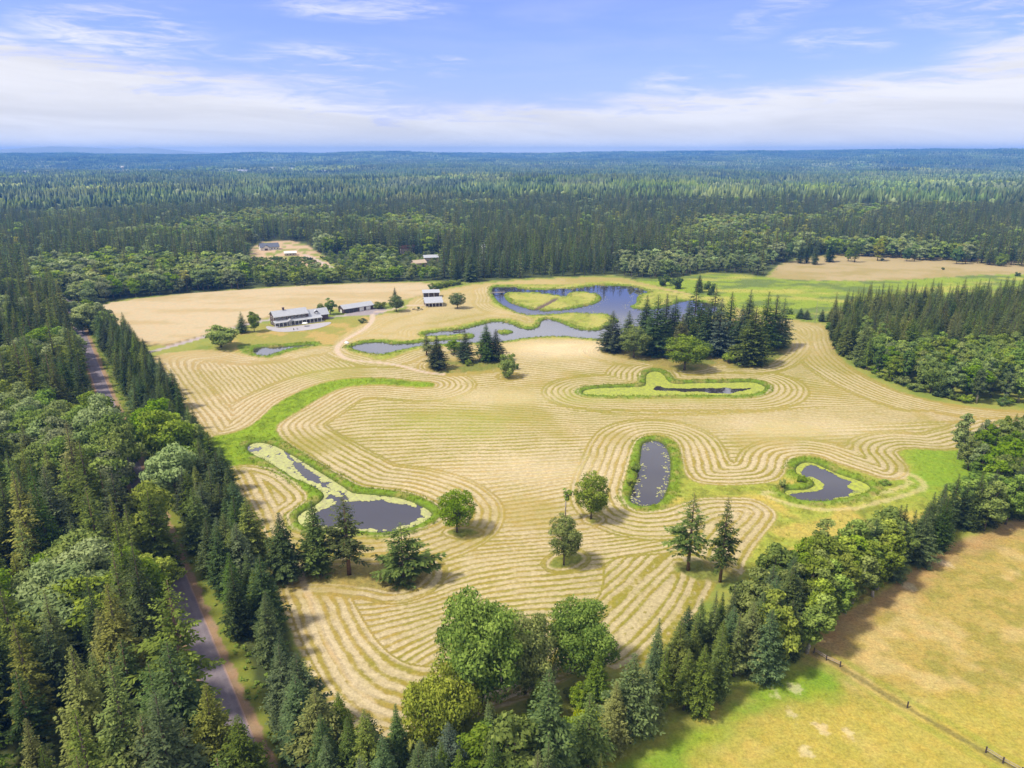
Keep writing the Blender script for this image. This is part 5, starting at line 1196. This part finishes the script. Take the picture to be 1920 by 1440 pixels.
def barn():
    a, L, rz = frame_on(798, 576, 830, 574.5)
    e = empty('barn', (a.x, a.y, 0), rz, 'open fronted barn with two pale metal roofs near the dark egg shaped tree', 'barn')
    m = MB(); m.box(.3, L-.3, 2.5, 14.6, 0, 3.2); m.build('wall', wall_dark, e)
    r = MB(); r.slab([(-.6, -1., 2.9), (L+.6, -1., 2.9), (L+.6, 8., 5.6), (-.6, 8., 5.6)], .2); r.slab([(-.6, 8., 5.6), (L+.6, 8., 5.6), (L+.6, 15.4, 3.2), (-.6, 15.4, 3.2)], .2)
    x = -.3
    while x < L+.5: r.slab([(x, -1., 3.09), (x+.1, -1., 3.09), (x+.1, 8., 5.79), (x, 8., 5.79)], .08); x += 1.1
    r.build('roof', roof_m, e)
    g = MB(); g.add([(.3, 0, 3.2), (.3, 14.6, 3.2), (.3, 8, 5.5), (.5, 0, 3.2), (.5, 14.6, 3.2), (.5, 8, 5.5)], [(0, 2, 1), (3, 4, 5), (0, 1, 4, 3), (1, 2, 5, 4), (2, 0, 3, 5)]); g.build('gable_wall', wall_white, e)
    n = 6
    for i in range(n): q = MB(); x = i*(L-.3)/(n-1); q.box(x, x+.28, -.4, -.12, 0, 2.95); q.build('post', trim, e)
    q = MB(); q.box(0, L, -.5, -.42, 2.55, 2.85); q.build('beam', trim, e)
    # second, lower shed behind
    a2, L2, rz2 = frame_on(794, 558, 824, 557)
    s = empty('shed', (a2.x, a2.y, 0), rz2, 'flat roofed shed directly behind the open fronted barn', 'shed')
    m = MB(); m.box(0, L2, 0, 7, 0, 3.6); m.build('wall', wood_dark, s); r = MB(); r.slab([(-.6, -.8, 3.5), (L2+.6, -.8, 3.5), (L2+.6, 7.6, 4.6), (-.6, 7.6, 4.6)], .2); r.build('roof', roof_m, s)
    for i in range(4): q = MB(); x = i*(L2-.3)/3; q.box(x, x+.3, -.34, -.04, 0, 3.5); q.build('post', trim, s)
barn()

def small_house(name, px1, py1, px2, py2, dep, wh, rh, wm, rm, label, cat='house', along='x', nwin=3, gable_front=False):
    a, L, rz = frame_on(px1, py1, px2, py2); e = empty(name, (a.x, a.y, 0), rz, label, cat)
    m = MB(); m.box(0, L, 0, dep, 0, wh); m.gable(.03, L-.03, .03, dep-.03, wh-.01, wh+rh-.2, along); m.build('wall', wm, e)
    r = MB(); r.roof(-.6, L+.6, -.6, dep+.6, wh-.1, wh+rh, .18, along, 0); o = r.build('roof', rm, e)
    if gable_front:
        g = MB(); g.box(L*.12, L*.45, -2.2, -.03, 0, wh); g.gable(L*.12, L*.45, -2.17, 1, wh, wh+rh*.6, 'y'); g.build('front_wing', wall_white, e)
        g = MB(); g.roof(L*.09, L*.48, -2.6, dep*.4, wh, wh+rh*.72, .15, 'y', 0); g.build('roof', rm, e)
        d = MB(); d.box(L*.2, L*.36, -2.27, -2.19, 0, 2.3); d.build('door', wall_dark, e)
    for i in range(nwin):
        x = L*(.6+.15*i) if gable_front else L*(i+1)/(nwin+1)
        if x < L-.8: win(e, x, 1., 1.2, 1.2, 0)
    return e
small_house('house', 489, 470, 524, 468, 13, 3.2, 4.2, wall_white, roof_dark, 'white gabled house with dark blue roof in the clearing at upper left', gable_front=True)
small_house('outbuilding', 534, 480, 556, 479, 8, 2.8, 1.6, wall_tan, wall_white, 'tan outbuilding with pale roof right of the white gabled house', 'building')
small_house('house', 753, 476, 778, 475, 10, 5.5, 3.2, wall_tan, roof_red, 'house with rusty red roof half hidden in the forest')
small_house('house', 778, 503, 800, 501, 9, 4.5, 2.6, wall_tan, wall_tan, 'tan house among the trees behind the fields')
small_house('house', 796, 492, 822, 491, 9, 4.6, 2.2, wall_tan, roof_m, 'pale roofed house right of the tan house in the trees')
small_house('cabin', 104, 538, 120, 536, 7, 5.5, 1.8, wall_tan, roof_m, 'small grey roofed cabin in the trees at far left')
small_house('house', 905, 476, 925, 475, 8, 7.5, 2.5, wall_white, roof_m, 'little grey roofed house glimpsed in the forest above the lake')

# far houses of the town and a water tower
def town():
    r = np.random.default_rng(12); k = 0
    proto = None
    sp_ = [(-.62, 4250), (-.57, 4400), (-.50, 4100), (-.47, 5000), (-.44, 5300), (-.40, 5100), (-.36, 4700), (-.34, 4600), (-.31, 4750), (.36, 5100), (.39, 5300), (-.54, 5200), (-.51, 5400), (-.38, 5500)]
    desc = ['white', 'cream', 'grey']
    pl = sorted((sp_[i % len(sp_)][0]+r.normal(0, .035), sp_[i % len(sp_)][1]+r.normal(-200, 320)) for i in range(90))
    for i, (a, d) in enumerate(pl):
        X = math.sin(a)*d; Y = math.cos(a)*d
        if proto is None:
            m = MB(); m.box(-16, 16, -8, 8, 0, 16); wm = m.mesh('wall'); wm.materials.append(wall_white); m = MB(); m.roof(-17, 17, -9, 9, 16, 21, .4, 'x', 0); rm = m.mesh('roof'); rm.materials.append(roof_m); proto = (wm, rm)
        e = empty('building', (X, Y, float(relief(np.array([X]), np.array([Y]))[0])), r.uniform(-.6, .6), ordinal(i+1)+' tiny pale building from the left in the far town near the horizon', 'building', 'buildings of the far town')
        obj('wall', proto[0], None, e); obj('roof', proto[1], None, e); e.scale = (r.uniform(.3, 1.2), .8, r.uniform(.7, 1.15))
    a = math.atan2(295-CX, F*CP); d = 4300; X = math.sin(a)*d; Y = math.cos(a)*d; z = float(relief(np.array([X]), np.array([Y]))[0])
    e = empty('water_tower', (X, Y, z), 0, 'pale water tower rising from the far forest at left', 'water tower')
    m = MB(); m.tube([(0, 0, 0), (0, 0, 40)], [3, 2.4], 12); m.build('column', wall_white, e); m = MB(); m.tube([(0, 0, 36), (0, 0, 40), (0, 0, 46), (0, 0, 49)], [2.5, 8, 8, 2], 16); m.build('tank', wall_white, e)
town()
# ------------------------------------------------------------------ small things
def fence(posts, rails, label):
    P = [Vector((*g1(*p), 0)) for p in posts]; e = empty('fence', P[0], 0, label, 'fence')
    for p in P:
        q = p-P[0]; m = MB(); m.tube([(q.x, q.y, -.2), (q.x, q.y, 1.35)], .14, 8); m.build('post', wood_dark, e)
    for i in range(len(P)-1):
        if not rails: break
        a = P[i]-P[0]; b = P[i+1]-P[0]
        for z in (1.1, .65): m = MB(); m.tube([a+Vector((0, 0, z)), b+Vector((0, 0, z))], .07, 6); m.build('rail', wood, e)
fence([(1526, 1224), (1549, 1238), (1575, 1250)], True, 'short post and rail fence running out from the hedge')
fence([(1848, 1411), (1880, 1431), (1915, 1450), (1950, 1468)], True, 'post and rail fence at the lower right corner')
X, Y = g1(1701, 1327); m = MB(); m.tube([(0, 0, -.2), (0, 0, 1.45)], .15, 8); o = m.build('fence_post', wood_dark, None, label='lone dark fence post between the two rail fences', cat='fence post'); o.location = (X, Y, 0)
def footbridge():
    a, L, rz = frame_on(922, 551, 944, 549.5); e = empty('footbridge', (a.x, a.y, 0), rz, 'small grey footbridge at the left end of the lake', 'bridge')
    m = MB(); m.box(-1, L+1, -1., 1., .55, .75); m.build('deck', wood, e)
    for s in (-1, 1):
        m = MB(); m.box(-1, L+1, s*1.0-.05, s*1.0+.05, 1.5, 1.62); [m.box(x, x+.12, s*1.0-.05, s*1.0+.05, .75, 1.5) for x in np.linspace(-.9, L+.8, 7)]; m.build('railing', wood, e)
    for x in (1.5, L-1.5): m = MB(); m.box(x-.15, x+.15, -.8, .8, -1.4, .55); m.build('pier', wood_dark, e)
footbridge()
def dock():
    a, L, rz = frame_on(850, 621, 872, 619); e = empty('dock', (a.x, a.y, 0), rz, 'small dark dock in the narrow arm of the stream', 'dock')
    m = MB(); m.box(0, L, -1, 1, .1, .28); m.build('deck', wood_dark, e)
    for x in (.4, L/2, L-.4):
        for y in (-.85, .85): m = MB(); m.tube([(x, y, -1.3), (x, y, .9)], .1, 7); m.build('post', wood_dark, e)
dock()
for i, (bx, by) in enumerate(((776, 581), (783, 582), (790, 581))):
    X, Y = g1(bx, by); e = empty('picnic_table', (X, Y, 0), .3+i*.5, ('left', 'middle', 'right')[i]+' dark picnic table in the row on the grass below the barn', 'picnic table', 'picnic tables below the barn')
    m = MB(); m.box(-1.1, 1.1, -.4, .4, .72, .8); m.build('tabletop', wood_dark, e)
    for s in (-1, 1): m = MB(); m.box(-1.1, 1.1, s*.8-.15, s*.8+.15, .42, .5); m.build('bench', wood_dark, e)
    for s in (-.8, .8): m = MB(); m.slab([(s-.05, -.75, 0), (s+.05, -.75, 0), (s+.05, -.25, .7), (s-.05, -.25, .7)], .1); m.slab([(s-.05, .75, 0), (s+.05, .75, 0), (s+.05, .25, .7), (s-.05, .25, .7)], .1); m.build('leg', wood_dark, e)
# pale boulder beside the track
X, Y = g1(650, 644); bm_ = MB(); rb_ = np.random.default_rng(4)
V = []; 
for k, (z, q) in enumerate(((0, 1.1), (.5, 1.25), (1., .9), (1.25, .4))):
    for s in range(8): a = s*PI/4; V.append((math.cos(a)*q*rb_.uniform(.8, 1.2), math.sin(a)*q*rb_.uniform(.8, 1.2), z))
bm_.add(V, [(k*8+s, k*8+(s+1) % 8, (k+1)*8+(s+1) % 8, (k+1)*8+s) for k in range(3) for s in range(8)]+[tuple(range(24, 32))])
o = bm_.build('boulder', trim, None, label='pale boulder between the curved track and the pool', cat='boulder'); o.location = (X, Y, -.05)

# ------------------------------------------------------------------ floating weed and bank grass
def pads():
    r = np.random.default_rng(21); V = []; Fq = []; ton = []
    opn = [G(p, 1) for p in ([(572,972),(600,953),(655,936),(735,935),(776,948),(797,963),(770,982),(715,993),(640,989),(590,984)],
                             [(530,843),(560,864),(592,888),(604,898),(596,906),(578,897),(560,884),(548,868)], [(600,905),(620,912),(640,920),(650,930),(636,922),(612,914)],
                             [(1502,872),(1528,866),(1548,880),(1585,894),(1610,903),(1590,909),(1606,916),(1592,930),(1545,941),(1500,941),(1464,922),(1524,920),(1540,908),(1532,896),(1500,888)],
                             [(1222,727),(1235,721),(1245,725),(1280,727),(1322,725),(1372,726),(1415,725),(1405,730),(1370,737),(1347,736),(1310,734),(1260,732),(1230,731)])]
    cols = []
    for key, n, lim in (('lily', 12000, 0), ('kidney', 5000, 0), ('algae', 21000, 0), ('oblong', 700, 2.6), ('lake', 2600, 6)):
        P = pond_g[key]; x0, y0 = P.min(0); x1, y1 = P.max(0); X = r.uniform(x0, x1, n*4); Y = r.uniform(y0, y1, n*4)
        d = PF[key](X, Y); ok = d < -.1
        nz = fbm(X, Y, .25, 141)
        if lim: ok &= (-d < lim*(.3+1.2*nz)) & (nz > .45)
        if key == 'lake': px, py, _ = pixel(X, Y); ok &= (px > 1050) & (px < 1215)
        for q in opn: ok &= ~(sdf(q, X, Y)+(nz-.5)*3.5 < 0)
        if key in ('lily', 'kidney'): ok &= (nz > .34) & ((fbm(X, Y, .9, 143) > .34) | (nz > .5))
        if key == 'oblong': ok &= fbm(X, Y, 1.1, 145) > .5
        X = X[ok][:n]; Y = Y[ok][:n]
        s = r.uniform(.25, .75, len(X))*(.55 if key in ('oblong', 'lake') else 1)
        for x, y, q in zip(X, Y, s):
            a0 = r.random()*6.28; z = -.40+.05*r.random(); b = len(V)
            for k in range(6): a = a0+k*PI/3; rad = q*r.uniform(.6, 1.2); V.append((x+math.cos(a)*rad, y+math.sin(a)*rad, z))
            Fq.append(tuple(range(b, b+6))); ton.append(r.random()*(.5 if key == 'oblong' or key == 'lake' else 1)); cols.append(0 if key not in ('algae', 'kidney') else 1)
    me = mesh_np('pond_weed', V, Fq, False, {'tone': ('FLOAT', 'FACE', ton)}, np.array(cols))
    m1, T, out = new_mat('weed'); at = T.n('ShaderNodeAttribute', attribute_name='tone'); b = T.n('ShaderNodeBsdfPrincipled'); T.put(b.inputs['Base Color'], T.mix(at.outputs['Fac'], (.29, .28, .13), (.40, .42, .13))); b.inputs['Roughness'].default_value = .6; T.put(out.inputs[0], b.outputs[0])
    m2, T, out = new_mat('algae'); at = T.n('ShaderNodeAttribute', attribute_name='tone'); b = T.n('ShaderNodeBsdfPrincipled'); T.put(b.inputs['Base Color'], T.mix(at.outputs['Fac'], (.20, .22, .04), (.34, .38, .03))); b.inputs['Roughness'].default_value = .7; T.put(out.inputs[0], b.outputs[0])
    obj('pond_weed', me, [m1, m2], kind='stuff', label='floating pond weed and algae on the ponds', cat='pond weed')
pads()
leaf('bank_grass', (.09, .14, .012), (.24, .32, .025), .3); leaf('dry_grass', (.22, .18, .06), (.42, .33, .12), .3)
def tufts():
    r = np.random.default_rng(31); N = 300000
    X = r.uniform(-330, 420, N); Y = r.uniform(90, 700, N); w = WATER(X, Y); px, py, _ = pixel(X, Y); rad = np.hypot(X, Y)
    nz = fbm(X, Y, .3, 151)
    near = (w > .2) & (w < 3.6+2*nz)
    rib = (GF['ribbon'](X, Y) < -.3) & (w > .2)
    east = (GF['east'](X, Y) < -.5) & (nz > .56) & (w > .2)
    mar = (MARSHF(X, Y) < 0) & (nz > .5) & (w > .2)
    oth = (OPENF(X, Y) < 0) & (OPENF(X, Y) > -5) & (nz > .42) & (FIELDF(X, Y) > .5) & (PASTF(X, Y) > 0)
    dens = np.where(near, 1., np.where(rib, .7, np.where(east | mar | oth, .45, 0.)))
    ok = r.random(N) < dens*np.clip(330/rad, .35, 1.); X = X[ok]; Y = Y[ok]; w = w[ok]; n = len(X)
    _, _, _, _, Z = surface(X, Y)
    h = np.where(w < 5, r.uniform(.35, .85, n), r.uniform(.2, .5, n)); P = []; D = []
    V = []; T_ = []
    for k in range(6):
        a = r.random(n)*6.28; t = r.uniform(.1, .45, n); base = np.stack([X+r.normal(0, .28, n), Y+r.normal(0, .28, n), Z-.12], 1)
        side = np.stack([np.cos(a), np.sin(a), np.zeros(n)], 1)*.06; tip = base+np.stack([np.cos(a+1.3)*t*h, np.sin(a+1.3)*t*h, h*r.uniform(.8, 1.1, n)], 1)
        V.append(np.stack([base-side*1.3, base+side*1.3, tip+side*.5, tip-side*.5], 1)); T_.append(np.clip(r.uniform(0, .8, n)*.6+.5*(nz[ok]-.3), 0, 1))
    obj('bank_grass', quads_mesh('bank_grass', list(zip(V, T_))), M['bank_grass'], kind='stuff', label='tall green grass on the pond banks and unmown strips', cat='grass')
tufts()
def scrub():
    """ferns and brambles on the woodland floor and along the verge"""
    r = np.random.default_rng(41); N = 60000; X = r.uniform(-420, 60, N); Y = r.uniform(45, 520, N); o = road_off(X, Y)
    ok = ((np.abs(o) > 4.4) & (np.abs(o) < 9) & (r.random(N) < .8) | (OPENF(X, Y) > 1) & (np.abs(o) > 6) & (r.random(N) < .25)) & (Y < 500) & (X > -1.2*Y-20); X = X[ok]; Y = Y[ok]; n = len(X); V = []; T_ = []
    for k in range(7):
        a = r.random(n)*6.28; l = r.uniform(.3, .9, n); p = np.stack([X, Y, r.uniform(.0, .5, n)], 1); d = np.stack([np.cos(a), np.sin(a), r.uniform(.2, .9, n)], 1); d /= np.linalg.norm(d, axis=1, keepdims=True)
        v, t = kites(p, d, l, l*.35, r.normal(0, .4, n), r.uniform(0, .8, n)); V.append((v, t))
    obj('undergrowth', quads_mesh('undergrowth', V), M['leaf_bright'], kind='stuff', label='ferns and brambles under the trees and along the lane', cat='undergrowth')
scrub()

# ------------------------------------------------------------------ haze
def haze():
    m, T, out = new_mat('haze_air'); v = T.n('ShaderNodeVolumePrincipled'); v.inputs['Color'].default_value = (.12, .37, 1., 1); v.inputs['Density'].default_value = 1.25e-4; v.inputs['Anisotropy'].default_value = 0.
    T.put(out.inputs['Volume'], v.outputs[0]); b = MB(); b.box(-11000, 11000, -11000, 11000, -60, 205); b.build('haze', m, None, kind='stuff', label='blue summer haze over the distant forest', cat='haze')
haze()
print('trees', len(TREES), 'single', len(single), 'rest', len(rest), 'far', len(XX), 'patches', len(XX2))
